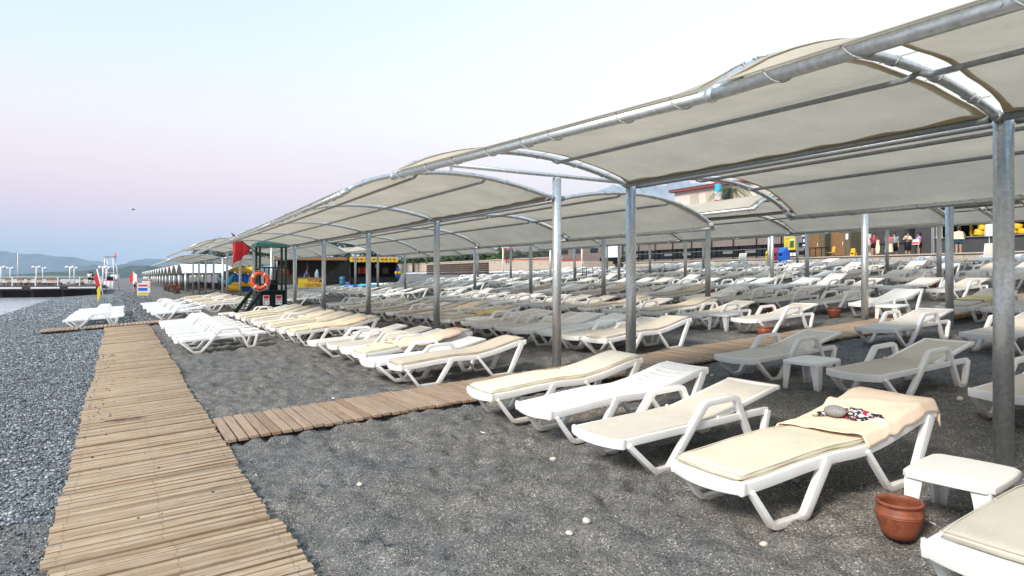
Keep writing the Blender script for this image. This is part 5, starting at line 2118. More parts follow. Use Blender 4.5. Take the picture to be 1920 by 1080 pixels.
# ring buoy on the corner
rp = thing('ring_buoy', 'orange ring buoy hanging on the corner of the lifeguard hut', 'buoy', tw.matrix_basis @ Vector((0, 0, 0)) if False else PG(32.95, 6.14, 0) + Matrix.Rotation(INLAND, 3, 'Z') @ Vector((-HD - .02, -HW - .15, 1.36)), rad(8))
rg = MB().tube([(.33 * math.cos(a), 0, .33 * math.sin(a)) for a in [k * 2 * math.pi / 40 for k in range(40)]], .095, 14, closed=True)
rg.build('ring', M['orange'], rp)
for k in range(4):
    an = .95 + k * math.pi / 2
    MB().tube([(.33 * math.cos(an + t), 0, .33 * math.sin(an + t)) for t in (-.1, -.03, .03, .1)], .099, 14).build('tape', M['buoy_tape'], rp)
rl = []
for k in range(48):
    a = k * 2 * math.pi / 48
    rl.append(((.44 + .03 * abs(math.sin(2 * (a - .95)))) * math.cos(a), -.03, (.44 + .03 * abs(math.sin(2 * (a - .95)))) * math.sin(a)))
MB().tube(rl, .010, 6, closed=True).build('grab_line', M['rope'], rp)
MB().tube([(0, -.02, .46), (.05, .1, .62)], .008, 6).build('hanger', M['rope'], rp)


# flags
def flag(name, label, base, tip, cloth, mat2=None, cat='flag', pole_mat='whitep', r=.025, group=None):
    t = thing(name, label, cat, base)
    d = Vector(tip) - Vector(base)
    MB().tube([(0, 0, 0), d], r, 8).build('pole', M[pole_mat], t)
    for (pts, mat) in cloth:
        n_ = len(pts)
        b = MB()
        # cloth given as rows of points, with folds
        vs, fs = [], []
        rows_, cols_ = len(pts), len(pts[0])
        for q in pts:
            vs += [Vector(x) for x in q]
        for i in range(rows_ - 1):
            for j in range(cols_ - 1):
                a = i * cols_ + j
                fs.append((a, a + 1, a + cols_ + 1, a + cols_))
        b.add(vs, fs, True)
        k = len(vs)
        b.add([v + Vector((0, .006, 0)) for v in vs], [tuple(reversed(f)) for f in fs], True)
        b.build('cloth', M[mat], t, fix=False)
    return t


def hang(p0, p1, w, L, dirn, rows_=8, cols_=7, taper=0.35, fold=.05):
    """cloth hanging from the staff between p0 (top) and p1"""
    out = []
    for i in range(rows_):
        t = i / (rows_ - 1)
        row = []
        for j in range(cols_):
            s = j / (cols_ - 1)
            a = Vector(p0).lerp(Vector(p1), t)
            q = a + Vector(dirn) * w * s * (1 - taper * t) + Vector((0, 0, -L * s * (0.55 + .45 * s)))
            q += Vector((0, fold * math.sin(s * 7 + t * 2), 0)) * s
            row.append(q)
        out.append(row)
    return out


# the red flag on a slanting staff at the hut
fb_ = PG(32.95, 6.14, 0) + Matrix.Rotation(INLAND, 3, 'Z') @ Vector((-HD, -HW - .05, 2.50))
ft = pix(434, 437, 29.6)
d = ft - fb_
cl = []
for i in range(15):
    t = i / 14
    a = d * (.97 - .60 * t)
    Lm = 1.42 * (1 - t) ** .75 * (1 - .12 * math.sin(3 * t)) + .06
    row = []
    for j in range(13):
        s = j / 12
        row.append(a + Vector((-.05 * s * (1 - t) + .03 * math.sin(9 * t + 3 * s) * s, (.16 * math.sin(13 * t + 1.0 + 1.2 * s)) * s ** .8, -Lm * s)))
    cl.append(row)
flag('red_flag', 'big red warning flag drooping from a slanting staff on the lifeguard hut', fb_, ft, [(cl, 'red')], pole_mat='dgreen', r=.022)
# red and yellow flag leaning on the shingle
b0 = spot(197, -0.8)
b0 = pix(197, 566, 52)
b0.z = gz(-.8)
t0 = pix(182, 505, 51.6)
dd = t0 - b0
cl1 = [[dd * (0.93 - .085 * i) + Vector((-.06 * j * (1 - .10 * i), .03 * math.sin(j + i), -.10 * j)) for j in range(6)] for i in range(5)]
cl2 = [[dd * (0.93 - .085 * 4) + Vector((-.06 * j * .8, .03 * math.sin(j + i), -.10 * j - .25 * i)) * 1.0 for j in range(6)] for i in range(5)]
flag('lifeguard_flag', 'red over yellow flag on a leaning white pole in the shingle', b0, t0, [(cl1, 'red'), (cl2, 'lemon')], r=.045)
b0 = pix(250, 556, 66)
b0.z = gz(2.5)
flag('striped_flag', 'red and white flag on an upright pole by the notice boards', b0, b0 + Vector((0, 0, 2.3)), [([[Vector((-.07 * j, .02 * math.sin(j + i), 2.2 - .28 * i - .05 * j)) for j in range(6)] for i in range(4)], 'red'), ([[Vector((.05 + .06 * j, .02 * math.sin(j + i), 2.2 - .25 * i - .05 * j)) for j in range(6)] for i in range(4)], 'whitep')])
# notice boards on the beach
for (px, py, Y, w, h, parts, lab) in [(268, 566, 57, .84, 1.0, (('red', .32, .16), ('blue', 0, .26), ('lemon', -.34, .2)), 'white notice board with red, blue and yellow bands, behind the white loungers'), (274, 560, 66, .72, 1.1, (('buoy_tape', .3, .3), ('cyan', -.02, .2)), 'pale notice board behind the striped one')]:
    p = pix(px, py, Y)
    v = p.x * C30 + p.y * S30
    p.z = gz(v)
    t = thing('beach_notice', lab, 'sign', p, rad(14))
    MB().box((0, 0, .62 + h / 2 - .35), (w, .04, h)).build('board', M['whitep'], t)
    for (m, dz, hh) in parts:
        MB().box((0, -.026, .62 + h / 2 - .35 + dz), (w * .84, .01, hh)).build('band_print', M[m], t)
    for s in (-1, 1):
        MB().tube([(s * w * .42, .04, 0), (s * w * .42, .04, 1.2)], .025, 6).build('post', M['whitep'], t)

# ------------------------------------------------------------------ pier
pr = thing('pier', 'low timber pier with white railings running out over the water', 'pier', P(93, -8, 0))
rb('deck', 92.6, 128, -62, -1.5, .62, .88, 'darkwood', pr)
for k in range(14):
    v = -2.5 - 2.9 * k
    m = MB().tube([P(93.3, v, -1.5), P(93.3, v, .62)], .22, 8)
    m.xform(Matrix.Translation(-pr.location))
    m.build('pile', M['darkwood'], pr)
    rb('cross_beam', 92.7, 110, v - .15, v + .15, .34, .62, 'darkwood', pr)
rb('under_deck_dark', 94.6, 94.7, -62, -2.2, -1.2, .60, 'darkwood', pr)  # added dark sheet standing in for the shade beneath the deck
rb('edge_beam', 92.45, 92.6, -62, -1.5, .45, .86, 'darkwood', pr)
for k in range(6):
    v = -2.2 - 3.5 * k
    rb('white_strip', 92.38, 92.45, v - 2.7, v, .62, .80, 'whitep', pr)
for z in (1.45, 1.9):
    rb('rail', 92.7, 92.75, -62, -1.5, z, z + .06, 'whitep', pr)
for k in range(12):
    v = -1.7 - 2.1 * k
    rb('rail_post', 92.68, 92.77, v - .05, v + .05, .88, 1.95, 'whitep', pr)
rb('white_screen', 126, 126.1, -62, -4, .9, 1.6, 'whitep', pr)
for k, px in enumerate((2, 19, 68, 80, 131, 139, 193, 199)):
    Y = (80 if k % 2 == 0 else 92)
    p = pix(px, 536, Y)
    p.z = .88
    vv = p.x * C30 + p.y * S30
    if vv > -1.5:
        p.z = gz(vv)
    t = thing('lamp_post', 'white twin-globe lamp post on the pier, %s from the left' % ORD[k], 'street lamp', p, R.uniform(-.1, .1), 'twin-globe lamps on the pier')
    H = 3.25 if k % 2 == 0 else 3.4
    H = (520 - (500 if k % 2 == 0 else 502)) / 1280 * Y + 1.88 - p.z
    MB().tube([(0, 0, 0), (0, 0, H)], .06, 8).build('pole', M['whitep'], t)
    MB().tube([(-.36, 0, H - .15), (-.2, 0, H - .02), (0, 0, H - .08), (.2, 0, H - .02), (.36, 0, H - .15)], .04, 6).build('arm', M['whitep'], t)
    for s in (-1, 1):
        MB().ball((s * .36, 0, H - .06), .17, 10, 7).build('globe', M['whitep'], t)
for k, (px, w) in enumerate(((11, 8), (34, 9), (50, 5), (68, 9), (88, 7), (101, 11), (150, 4))):
    Y = 84
    p = pix(px, 536, Y)
    p.z = .88
    W_ = w / 1280 * Y
    t = thing('daybed', 'dark wooden daybed on the pier, %s from the left' % ORD[k], 'daybed', p, .1, 'daybeds on the pier')
    MB().box((0, 0, .28), (W_ * 2, 1.0, .12)).build('base', M['darkwood'], t)
    for s in (-1, 1):
        for s2 in (-1, 1):
            MB().box((s * W_ * .92, s2 * .44, .11), (.08, .08, .22)).build('leg', M['darkwood'], t)
    MB().box((0, .45, .62), (W_ * 1.3, .10, .56)).build('backrest', M['brown'], t)
    MB().box((0, -.05, .40), (W_ * 1.7, .8, .12)).build('mattress', M['buoy_tape'], t, bevel=.03)
p = pix(33, 536, 90)
p.z = .88
flag('pier_flag', 'dark furled flag on a tall white pole on the pier', p, p + Vector((0, 0, 4.2)), [([[Vector((-.05 - .04 * j, .02 * j, 4.1 - .22 * i)) for j in range(4)] for i in range(6)], 'crimson')], r=.05)
person('person', 'bather in turquoise trunks standing at the water edge before the pier', (pix(128, 552, 86).x, 86, gz(-5.0)), 2.2, {}, 1.62, clothes=[('shorts', 'turq')])
person('person', 'person in a white shirt on the pier, left of the lifeguard flag', (pix(168, 536, 88).x, 88, .88), -1.2, {}, 1.75, clothes=[('top', 'whitep'), ('shorts', 'black')])
person('person', 'person in black beside the white shirt on the pier', (pix(172.5, 536, 88.6).x, 88.6, .88), 1.9, {}, 1.72, clothes=[('top', 'black'), ('skirt', 'black')])
person('person', 'person in a white top by the striped flag', (pix(252, 545, 74).x, 74, gz(2.3)), 1.0, {}, 1.72, clothes=[('top', 'whitep'), ('shorts', 'black')])
person('person', 'bare chested person with orange trunks before the low white canopies', (pix(281, 545, 78).x, 78, gz(5)), -1.6, {}, 1.7, clothes=[('shorts', 'orange')])
# tall white lifeguard chair
p = pix(207, 545, 93)
p.z = gz(-1)
t = thing('lifeguard_chair', 'tall white lifeguard chair with a red flag on its corner', 'tower', p, .1)
for s in (-1, 1):
    for d_ in (-1, 1):
        MB().tube([(s * .85, d_ * .7, 0), (s * .5, d_ * .35, 4.7)], .06, 8).build('leg', M['whitep'], t)
MB().box((0, 0, 4.74), (1.35, 1.0, .07)).build('roof', M['print'], t)
for z in (2.6, 3.4):
    MB().box((0, -.42, z), (1.1, .06, .07)).build('cross_bar', M['whitep'], t)
MB().box((0, -.6, .95), (1.3, .08, .95)).build('front_board', M['whitep'], t, bevel=.03)
MB().box((0, 0, 1.5), (1.3, 1.1, .1)).build('seat', M['red'], t)
MB().box((0, .1, 1.8), (.9, .5, .5)).build('cushion', M['black'], t, bevel=.05)
flag('chair_flag', 'small red flag on the roof of the white lifeguard chair', p + Vector((.6, 0, 4.3)), p + Vector((1.05, 0, 5.5)), [([[Vector((.42 - .06 * i - .07 * j, .02 * j, 1.08 - .16 * i - .03 * j)) for j in range(6)] for i in range(5)], 'red')], r=.03)

# ------------------------------------------------------------------ low scalloped canopies further along the beach
t = thing('scalloped_canopy', 'long low row of white vaulted canopies further along the beach', 'canopy', P(80, 6.4, gz(6.4)))
Wd, N_ = 8.0, 17
for k in range(N_):
    u0 = 76 + k * Wd
    m = MB()
    vs, fs = [], []
    na, nb = 12, 2
    for i in range(na + 1):
        a = math.pi * i / na
        for j, v in enumerate((5.6, 13.0)):
            vs.append(P(u0 + Wd * i / na, v, gz(6.4) + 1.95 + .95 * math.sin(a) ** .8 + .04 * j))
    for i in range(na):
        fs.append((2 * i, 2 * i + 1, 2 * i + 3, 2 * i + 2))
    vs2 = [Vector(p) + Vector((0, 0, -.05)) for p in vs]
    m.add(vs, fs, True)
    m.add(vs2, [tuple(reversed(f)) for f in fs], True)
    m.xform(Matrix.Translation(-t.location))
    m.build('vault', M['sling_white'], t, fix=False)
    for v in (5.9, 9.3, 12.7):
        m = MB().tube([P(u0, v, gz(v) - .1), P(u0, v, gz(6.4) + 1.98)], .09, 8)
        m.xform(Matrix.Translation(-t.location))
        m.build('post', M['galv'], t, fix=False)
dk = make_a(PROF_A)
for o in list(dk.children):
    pass
for k in range(26):
    u = 78 + (k // 2) * 3.2
    v = 6.0 + 3.2 * (k % 2)
    o = dk if k == 0 else copy_tree(dk)
    o.location = PG(u, v, 0)
    o.rotation_euler = (0, -.06, INLAND + R.uniform(-.1, .1))
    o.name = 'dark_lounger'
    tag(o, 'dark lounger under the low white vaulted canopies, %s row, %s from the near end' % (('seaward', 'inner')[k % 2], ORD[k // 2]), 'sun lounger', 'dark loungers under the low white canopies')
    for c in o.children:
        c.data = c.data.copy() if k == 0 else dk.children[list(o.children).index(c)].data
        if k == 0:
            c.data.materials.clear()
            c.data.materials.append(M['darkwood'])
for k, u in enumerate((74, 77.5, 81, 86, 92)):
    t = thing('flower_planter', 'planter of red flowers and leaves before the low white canopies, %s from the right' % ORD[k], 'planter', PG(u, 5.0, 0), INLAND, 'flower planters')
    MB().box((0, 0, .18), (.4, 1.6, .36)).build('box', M['darkwood'], t)
    b = MB()
    b2 = MB()
    for q in range(90):
        p = Vector((R.gauss(0, .18), R.uniform(-.85, .85), .4 + abs(R.gauss(0, .22))))
        a, e = R.uniform(0, 6), R.uniform(-.8, .8)
        d1 = Vector((math.cos(a), math.sin(a), e)) * .11
        d2 = Vector((-math.sin(a), math.cos(a), .3)) * .07
        (b if q % 3 else b2).add([p - d1, p + d2, p + d1, p - d2], [(0, 1, 2, 3)])
    b.build('leaves', M['leaf'], t, fix=False)
    b2.build('flowers', M['red'], t, fix=False)

# ------------------------------------------------------------------ inflatables
t = thing('inflatable_sofa', 'blue towable inflatable with yellow tubes and a ribbed back, standing on edge', 'inflatable', (pix(452, 548, 62).x, 62, gz(9.5)), rad(8))
for k in range(7):
    MB().tube([(-.55 + .30 * k, 0, .75), (-.55 + .30 * k, .25, 1.30), (-.50 + .30 * k, .35, 1.62)], [.16, .17, .12], 12).build('rib', M['blue'], t)
MB().tube([(-.75, -.25, .68), (-.6, -.28, .66), (1.5, -.28, .66), (1.65, -.25, .68)], [.12, .24, .24, .12], 14).build('front_tube', M['yellow'], t)
MB().tube([(-.9, .1, .22), (-.7, .1, .22), (1.7, .1, .22), (1.9, .1, .22)], [.1, .24, .24, .1], 14).build('base_tube', M['blue'], t)
MB().tube([(-.9, .1, .45), (-1.05, .1, .9), (-.85, .1, 1.35), (-.6, .15, 1.6)], [.24, .22, .18, .08], 12).build('side_tube', M['cyan'], t)
MB().tube([(-.95, 0, .72), (-1.4, 0, .85), (-1.9, 0, 1.12), (-2.15, 0, 1.2)], [.2, .2, .14, .04], 12).build('nose', M['cyan'], t)
MB().box((.55, -.5, .82), (.35, .06, .1)).build('handle', M['navy'], t, bevel=.02)
t = thing('banana_boat', 'yellow inflatable banana boat lying on top of the blue one', 'inflatable', (pix(462, 548, 62.4).x, 62.4, gz(9.6) + 1.86), rad(6))
MB().tube([(-1.6, 0, .02), (-1.3, 0, .10), (-.7, 0, .22), (.6, 0, .28), (1.2, 0, .22)], [.05, .16, .24, .27, .2], 14).build('body', M['yellow'], t)
MB().tube([(-.9, -.3, -.05), (-.6, -.34, .0), (.7, -.34, .05), (1.3, -.3, .05)], [.06, .2, .24, .1], 12).build('side_float', M['yellow'], t)
MB().box((-.2, -.05, .47), (.4, .3, .08)).build('seat_patch', M['navy'], t, bevel=.02)
MB().box((.25, -.2, .47), (.2, .2, .08)).build('seat_patch', M['blue'], t, bevel=.02)
MB().box((-.5, -.45, .05), (.22, .12, .22)).build('strap_patch', M['navy'], t, bevel=.02)
t = thing('yellow_float', 'yellow inflatable float with a blunt nose on the sand, left of the blue one', 'inflatable', (pix(434, 549, 61).x, 61, gz(9)), rad(-6))
MB().tube([(-.6, 0, .28), (-.35, 0, .36), (.5, 0, .32), (.95, 0, .18)], [.12, .32, .30, .08], 14).build('body', M['yellow'], t)
MB().box((-.25, -.28, .45), (.12, .08, .05)).build('valve', M['navy'], t)
t = thing('black_net_roll', 'dark covered bundle standing left of the inflatables', 'bundle', (pix(428, 545, 70).x, 70, gz(10)), .2)
MB().lathe([(.02, 0), (.9, 0), (1.0, .6), (.9, 1.5), (.5, 1.9), (.02, 1.95)], 14).build('cover', M['black'], t)

# ------------------------------------------------------------------ water sports kiosks
kx = pix(701, 540, 58)
kz = gz(kx.x * C30 + kx.y * S30)
t = thing('sports_kiosk', 'black kiosk with a scalloped yellow awning and life jackets inside', 'kiosk', (kx.x, 58, kz), rad(12))
MB().box((0, 2.2, 1.2), (3.9, .08, 2.4)).build('back_wall', M['black'], t)
MB().box((-1.95, 1.1, 1.2), (.08, 2.2, 2.4)).build('side_wall', M['black'], t)
MB().box((1.95, 1.1, 1.2), (.08, 2.2, 2.4)).build('side_wall', M['darkwood'], t)
MB().box((0, 1.0, 2.42), (4.0, 2.4, .08)).build('roof', M['black'], t)
MB().box((0, -.05, .35), (3.8, .1, .7)).build('counter_front', M['black'], t)
b = MB()
n_ = 26
vs, fs = [], []
for i in range(n_ * 4 + 1):
    x = -2.0 + 4.0 * i / (n_ * 4)
    sc = .05 * abs(math.sin(math.pi * i / 8))
    vs += [(x, -.22, 2.42), (x, -.30, 2.02 - sc)]
for i in range(n_ * 4):
    fs.append((2 * i, 2 * i + 1, 2 * i + 3, 2 * i + 2))
b.add(vs, fs)
k_ = len(vs)
b.add([(x, y + .012, z) for x, y, z in vs], [tuple(reversed(f)) for f in fs])
aw = b.build('awning', M['awning'], t, fix=False)
for q in range(11):
    MB().box((-1.7 + .34 * q, -.285, 2.22), (.22 if q % 3 else .14, .008, .15), mat=Matrix.Rotation(-.2, 3, 'X')).build('letter_print', M['crimson'], aw)
for q, (x, m) in enumerate([(-1.25, 'orange'), (-1.0, 'red'), (-.75, 'orange'), (-.5, 'red'), (.9, 'crimson'), (1.15, 'olive')]):
    b = MB().box((x, 1.4, 1.25), (.2, .12, .5)).box((x - .06, 1.4, 1.55), (.05, .1, .14)).box((x + .06, 1.4, 1.55), (.05, .1, .14))
    o = b.build('life_jacket', M[m], t, bevel=.02)
lj = MB().box((.2, 1.3, 1.7), (.1, .02, .3)).build('white_print', M['whitep'], t)
b = MB().tube([(2.02, .35, .35), (2.04, .3, 1.0), (2.02, .32, 1.75)], [.05, .28, .06], 12)
o = b.build('yellow_blue_board', M['blue'])
o.location = t.location
o.rotation_euler = t.rotation_euler
tag(o, 'blue body board with a yellow band leaning at the right end of the black kiosk', 'board')
MB().tube([(2.035, .3, .95), (2.04, .3, 1.2)], [.285, .275], 12).build('band', M['yellow'], o)
b = MB()
b.add([(-2.0, .1, 2.3), (-4.6, .2, .3), (-2.0, .1, .3), (-2.0, .16, 2.3), (-4.6, .26, .3), (-2.0, .16, .3)], [(0, 1, 2), (5, 4, 3), (0, 3, 4, 1), (1, 4, 5, 2), (2, 5, 3, 0)])
b.build('side_tarp', M['black'], t)
cb_ = thing('blue_barrel', 'blue plastic barrel left of the black kiosk', 'barrel', (pix(642, 536, 57).x, 57, kz), 0)
MB().lathe([(.02, 0), (.24, 0), (.25, .1), (.24, .25), (.26, .28), (.24, .3), (.24, .5), (.26, .53), (.24, .56), (.24, .72), (.2, .76), (.02, .76)], 18).build('drum', M['barrel'], cb_)
for q, (px, Y, m) in enumerate(((662, 55.5, 'blue'), (690, 55.0, 'cyan'), (712, 55.2, 'whitep'))):
    p = pix(px, 540, Y)
    v = p.x * C30 + p.y * S30
    b = MB().tube([(-.9, 0, .12), (-.6, 0, .16), (.6, 0, .16), (.95, 0, .12)], [.05, .26, .26, .05], 12)
    b.v = [(x, y, .12 + (z - .14) * .45) for x, y, z in b.v]
    o = b.build('paddle_board', M[m])
    o.location = (p.x, Y, gz(v) + .02)
    tag(o, ['blue', 'light blue', 'white'][q] + ' paddle board lying on the sand before the black kiosk', 'board')

k2 = pix(583, 541, 62)
v2 = k2.x * C30 + 62 * S30
t = thing('banner_counter', 'yellow counter with a red lettered sports banner', 'counter', (k2.x, 62, gz(v2)), rad(10))
MB().box((0, .3, .46), (2.3, .6, .92)).build('box', M['awning'], t, bevel=.02)
for (s, x, z, sz) in (('SPORT', .28, .66, .40), ('CENTER', .15, .24, .40)):
    o = obj('lettering', text_mesh(s, sz, .008, M['crimson']), t, Vector((x, -.018, z)))
    o.rotation_euler = (math.pi / 2, 0, 0)
MB().box((0, .3, .94), (2.5, .75, .05)).build('counter_top', M['brown'], t)
t = thing('wooden_kiosk', 'open brown wooden hut with a broad roof behind the yellow counter', 'kiosk', (pix(578, 536, 66).x, 66, gz(18)), rad(10))
MB().box((0, 2.5, 1.3), (6.5, .1, 2.6)).build('back_wall', M['darkwood'], t)
MB().box((0, .9, 2.55), (7.2, 4.2, .30)).build('roof', M['brown'], t)
for x in (-3.1, 0, 3.1):
    MB().box((x, -.7, 1.25), (.14, .14, 2.5)).build('post', M['darkwood'], t)
for q, (x, m, z) in enumerate(((-1.6, 'leaf', .9), (-.9, 'navy', .9), (-.5, 'green_roof', .8), (-2.2, 'orange', 1.3), (-2.6, 'yellow', 1.6), (2.0, 'print', 1.0))):
    MB().lathe([(.02, 0), (.2, 0), (.24, .4), (.1, .75), (.02, .78)], 10, (x, 1.6, z - .4)).build('stored_item', M[m], t)
b = MB().tube([(0, 0, .05), (.02, .05, .4), (.04, .1, 1.3), (.06, .12, 1.65)], [.05, .19, .18, .04], 12)
b.v = [(x, y * .35, z) for x, y, z in b.v]
o = b.build('surfboard', M['palesurf'])
o.location = (pix(593, 530, 63.5).x, 63.5, gz(16))
tag(o, 'pale blue surfboard standing upright at the wooden hut', 'board')
person('person', 'seated looking person in pale top at the yellow counter', (pix(575, 530, 64.5).x, 64.5, gz(16)), -1.5, {}, 1.6, clothes=[('top', 'navy'), ('shorts', 'black')])

# ------------------------------------------------------------------ volleyball court, retaining wall, hedge, houses
for k, (pxa, lab) in enumerate(((943, 'left'), (1091, 'right'))):
    p = pix(pxa, 505, 62)
    v = p.x * C30 + 62 * S30
    t = MB().tube([(0, 0, 0), (0, 0, 2.5)], .06, 10).build('net_post', M['whitep'])
    t.location = (p.x, 62, gz(v))
    tag(t, 'white volleyball post holding the red edged net, %s one' % lab, 'post')
p0, p1 = pix(943, 505, 62), pix(1091, 505, 62)
v0_ = p0.x * C30 + 62 * S30
nt = thing('volleyball_net', 'volleyball net with red tapes stretched behind the loungers', 'net', (p0.x, 62, 2.25))
Lx = p1.x - p0.x
for z in (1.22, 2.25):
    MB().box((Lx / 2, 0, z), (Lx, .015, .085)).build('tape', M['red'], nt)
for x in (.06, Lx - .06):
    MB().box((x, 0, 1.74), (.09, .015, 1.0)).build('tape', M['red'], nt)
b = MB()
for k in range(int(Lx / .14)):
    b.box((k * .14, 0, 1.74), (.010, .010, 1.0))
for k in range(8):
    b.box((Lx / 2, 0, 1.28 + k * .13), (Lx, .010, .010))
b.build('mesh', M['print'], nt)['kind'] = 'stuff'
hb_ = MB()
pts = [PG(u, 35.6 + .25 * math.sin(u * 1.3), .05) for u in np.linspace(47, 92, 60)]
o = hb_.tube(pts, .09, 6).build('boundary_tape', M['whitep'])
tag(o, 'rumpled white boundary tape lying round the ball court', 'tape')
rw = thing('retaining_wall', 'long beige retaining wall behind the ball court', 'wall', P(75, 41, 2))
rb('wall', 61, 150, 41, 41.5, 1.4, 4.0, 'beige', rw)
rb('coping', 61, 150, 40.92, 41.6, 4.0, 4.12, 'beige', rw)
rb('low_wall', 64, 77, 39.2, 39.5, 1.8, 2.75, 'beige', rw)
st_ = thing('beige_steps', 'broad beige steps beside the stone house', 'steps', P(57, 39, 2))
for k in range(5):
    rb('step', 54.3 + .3 * k, 60.5, 38.5 + .45 * k, 44, 1.8 + .28 * k, 2.4 + .28 * k, 'beige', st_)
sh = thing('stone_house', 'brown stone faced house behind the net', 'house', P(64, 46, 2))
rb('wall', 59.8, 69, 46, 52, 2, 8, 'taupe', sh)
for k in range(3):
    w = rb('window', 60.6 + 2.9 * k, 62 + 2.9 * k, 45.94, 46.0, 4.6, 5.9, 'glass', sh)
    rb('frame', 60.5 + 2.9 * k, 62.1 + 2.9 * k, 45.96, 46.02, 5.9, 6.0, 'whitep', w)
for k in range(11):
    rb('stone_course', 59.8, 69, 45.965, 46.0, 2.3 + .26 * k, 2.53 + .26 * k, 'taupe', sh)
rb('white_panel', 56.5, 59.0, 45.6, 45.9, 4.0, 6.5, 'whitep', sh)
rb('dark_panel', 56.3, 59.7, 45.5, 45.58, 3.3, 4.0, 'black', sh)
rb('roof', 59.3, 69.5, 45.6, 52.5, 8, 8.3, 'roof_red', sh)


def leafcloud(b, c, rx, ry, rz_, n, s, seed):
    rr = random.Random(seed)
    for q in range(n):
        d = Vector((rr.gauss(0, 1), rr.gauss(0, 1), rr.gauss(0, 1))).normalized()
        k = rr.uniform(.72, 1.06)
        p = Vector(c) + Vector((d.x * rx * k, d.y * ry * k, d.z * rz_ * k))
        a = Vector((rr.gauss(0, 1), rr.gauss(0, 1), rr.gauss(0, .6))).normalized()
        e = a.cross(d)
        if e.length < .1:
            continue
        e.normalize()
        sz = s * rr.uniform(.6, 1.4)
        b.add([p - a * sz, p + e * sz * .55, p + a * sz, p - e * sz * .55], [(0, 1, 2, 3)])


def tree(u, v, h, w, label, mat='leaf_dark', trunk=.3, seed=0, z0=None, group='trees beyond the beach'):
    rr = random.Random(seed)
    t = thing('tree', label, 'tree', P(u, v, gz(min(v, 40)) if z0 is None else z0), rr.uniform(0, 6), group)
    tb = MB().tube([(0, 0, -.3), (.1, 0, h * .3), (.0, .15, h * .6)], [.22, .17, .1], 8)
    for k in range(5):
        a = k * 1.3 + seed
        tb.tube([(.05, 0, h * (.3 + .05 * k)), (math.cos(a) * w * .3, math.sin(a) * w * .3, h * (.55 + .06 * k))], [.1, .04], 6)
    tb.build('trunk', M['trunk'], t)
    b = MB()
    for k in range(9):
        a = rr.uniform(0, 6.28)
        r_ = rr.uniform(.0, .36) * w
        leafcloud(b, (math.cos(a) * r_, math.sin(a) * r_, h * rr.uniform(.42, .9)), w * rr.uniform(.16, .27), w * rr.uniform(.16, .27), h * rr.uniform(.10, .17), 170, .22, seed * 31 + k)
    b.build('crown', M[mat], t, fix=False)
    return t


for k, (u, v, h, w, m) in enumerate([(72, 46, 3.6, 5.5, 'leaf'), (77, 47.5, 3.2, 5, 'leaf_dark'), (82, 46, 3.0, 5.5, 'leaf'), (87, 47, 3.4, 5.5, 'leaf_dark'), (91, 46.5, 4.2, 6, 'leaf_dark'), (97, 45, 5, 6, 'leaf_dark'), (100, 40, 6.5, 7, 'leaf_dark'), (106, 36, 6, 7, 'leaf_dark'), (112, 32, 7, 7, 'leaf_dark'), (118, 27, 7, 7.5, 'leaf_dark'), (125, 24, 8, 8, 'leaf_dark'), (134, 22, 8, 8, 'leaf'), (145, 21, 8, 8, 'leaf_dark'), (64, 58, 7, 7, 'leaf'), (160, 20, 9, 9, 'leaf_dark'), (180, 18, 9, 10, 'leaf_dark')]):
    tree(u, v, h, w, '%s tree of the green belt behind the beach, counted from the stone house' % ORD[k], m, seed=k + 3)
for k in range(17):
    u = 71 + 5.2 * k
    t = thing('hedge_shrub', 'bushy green shrub behind the beige wall, %s from the stone house' % ORD[k], 'shrub', P(u, 43.3 + R.uniform(-.4, .4), 3.6), R.uniform(0, 6), 'shrubs behind the beige wall')
    MB().tube([(0, 0, -1.2), (0, .05, 1.0)], [.12, .06], 6).build('stem', M['trunk'], t)
    b = MB()
    for q in range(6):
        leafcloud(b, (R.uniform(-1.5, 1.5), R.uniform(-1, 1), R.uniform(.3, 1.5)), 1.2, 1.0, .8, 130, .2, k * 50 + q)
    b.build('foliage', M['leaf' if k % 3 else 'leaf_dark'], t, fix=False)
tp = thing('timber_planter', 'low dark timber wall beside the black kiosk', 'wall', P(66, 33, 1.9))
for q in range(6):
    rb('board', 62, 78, 32.9, 33.05, 2.0 + .24 * q, 2.22 + .24 * q, 'darkwood', tp)
for k, (px, m, lab) in enumerate(((876, 'yellow', 'yellow marker post before the beige wall'), (866, 'whitep', 'white post left of the yellow marker post'))):
    p = pix(px, 512, 82)
    v = p.x * C30 + 82 * S30
    o = MB().tube([(0, 0, 0), (0, 0, 1.5)], .09, 8).build('marker_post', M[m])
    o.location = (p.x, 82, gz(min(v, 40)) - .35)
    tag(o, lab, 'post')
t = thing('orange_box', 'orange upright box standing before the beige wall', 'box', (pix(883, 512, 82).x, 82.4, gz(39) - .35), .2)
MB().box((0, 0, .5), (.4, .3, 1.0)).build('case', M['orange'], t, bevel=.03)
for (u, w, m, lab) in ((84, 7, 'cream_wall', 'pink house with a red roof behind the hedge, right one'), (95, 8, 'cream_wall', 'pale house with a red roof behind the hedge, left one')):
    t = thing('house', lab, 'house', P(u, 62, 3), INLAND)
    MB().box((3, 0, 2.2), (6, w, 4.4)).build('wall', M[m], t)
    MB().prism([(-.4, 4.4), (6.4, 4.4), (3, 6.2)], -w / 2 - .4, w / 2 + .4).build('roof', M['roof_red'], t)
    for q in range(3):
        MB().box((-.02, -w / 3 + q * w / 3, 2.6), (.06, .9, 1.2)).build('window', M['glass'], t)

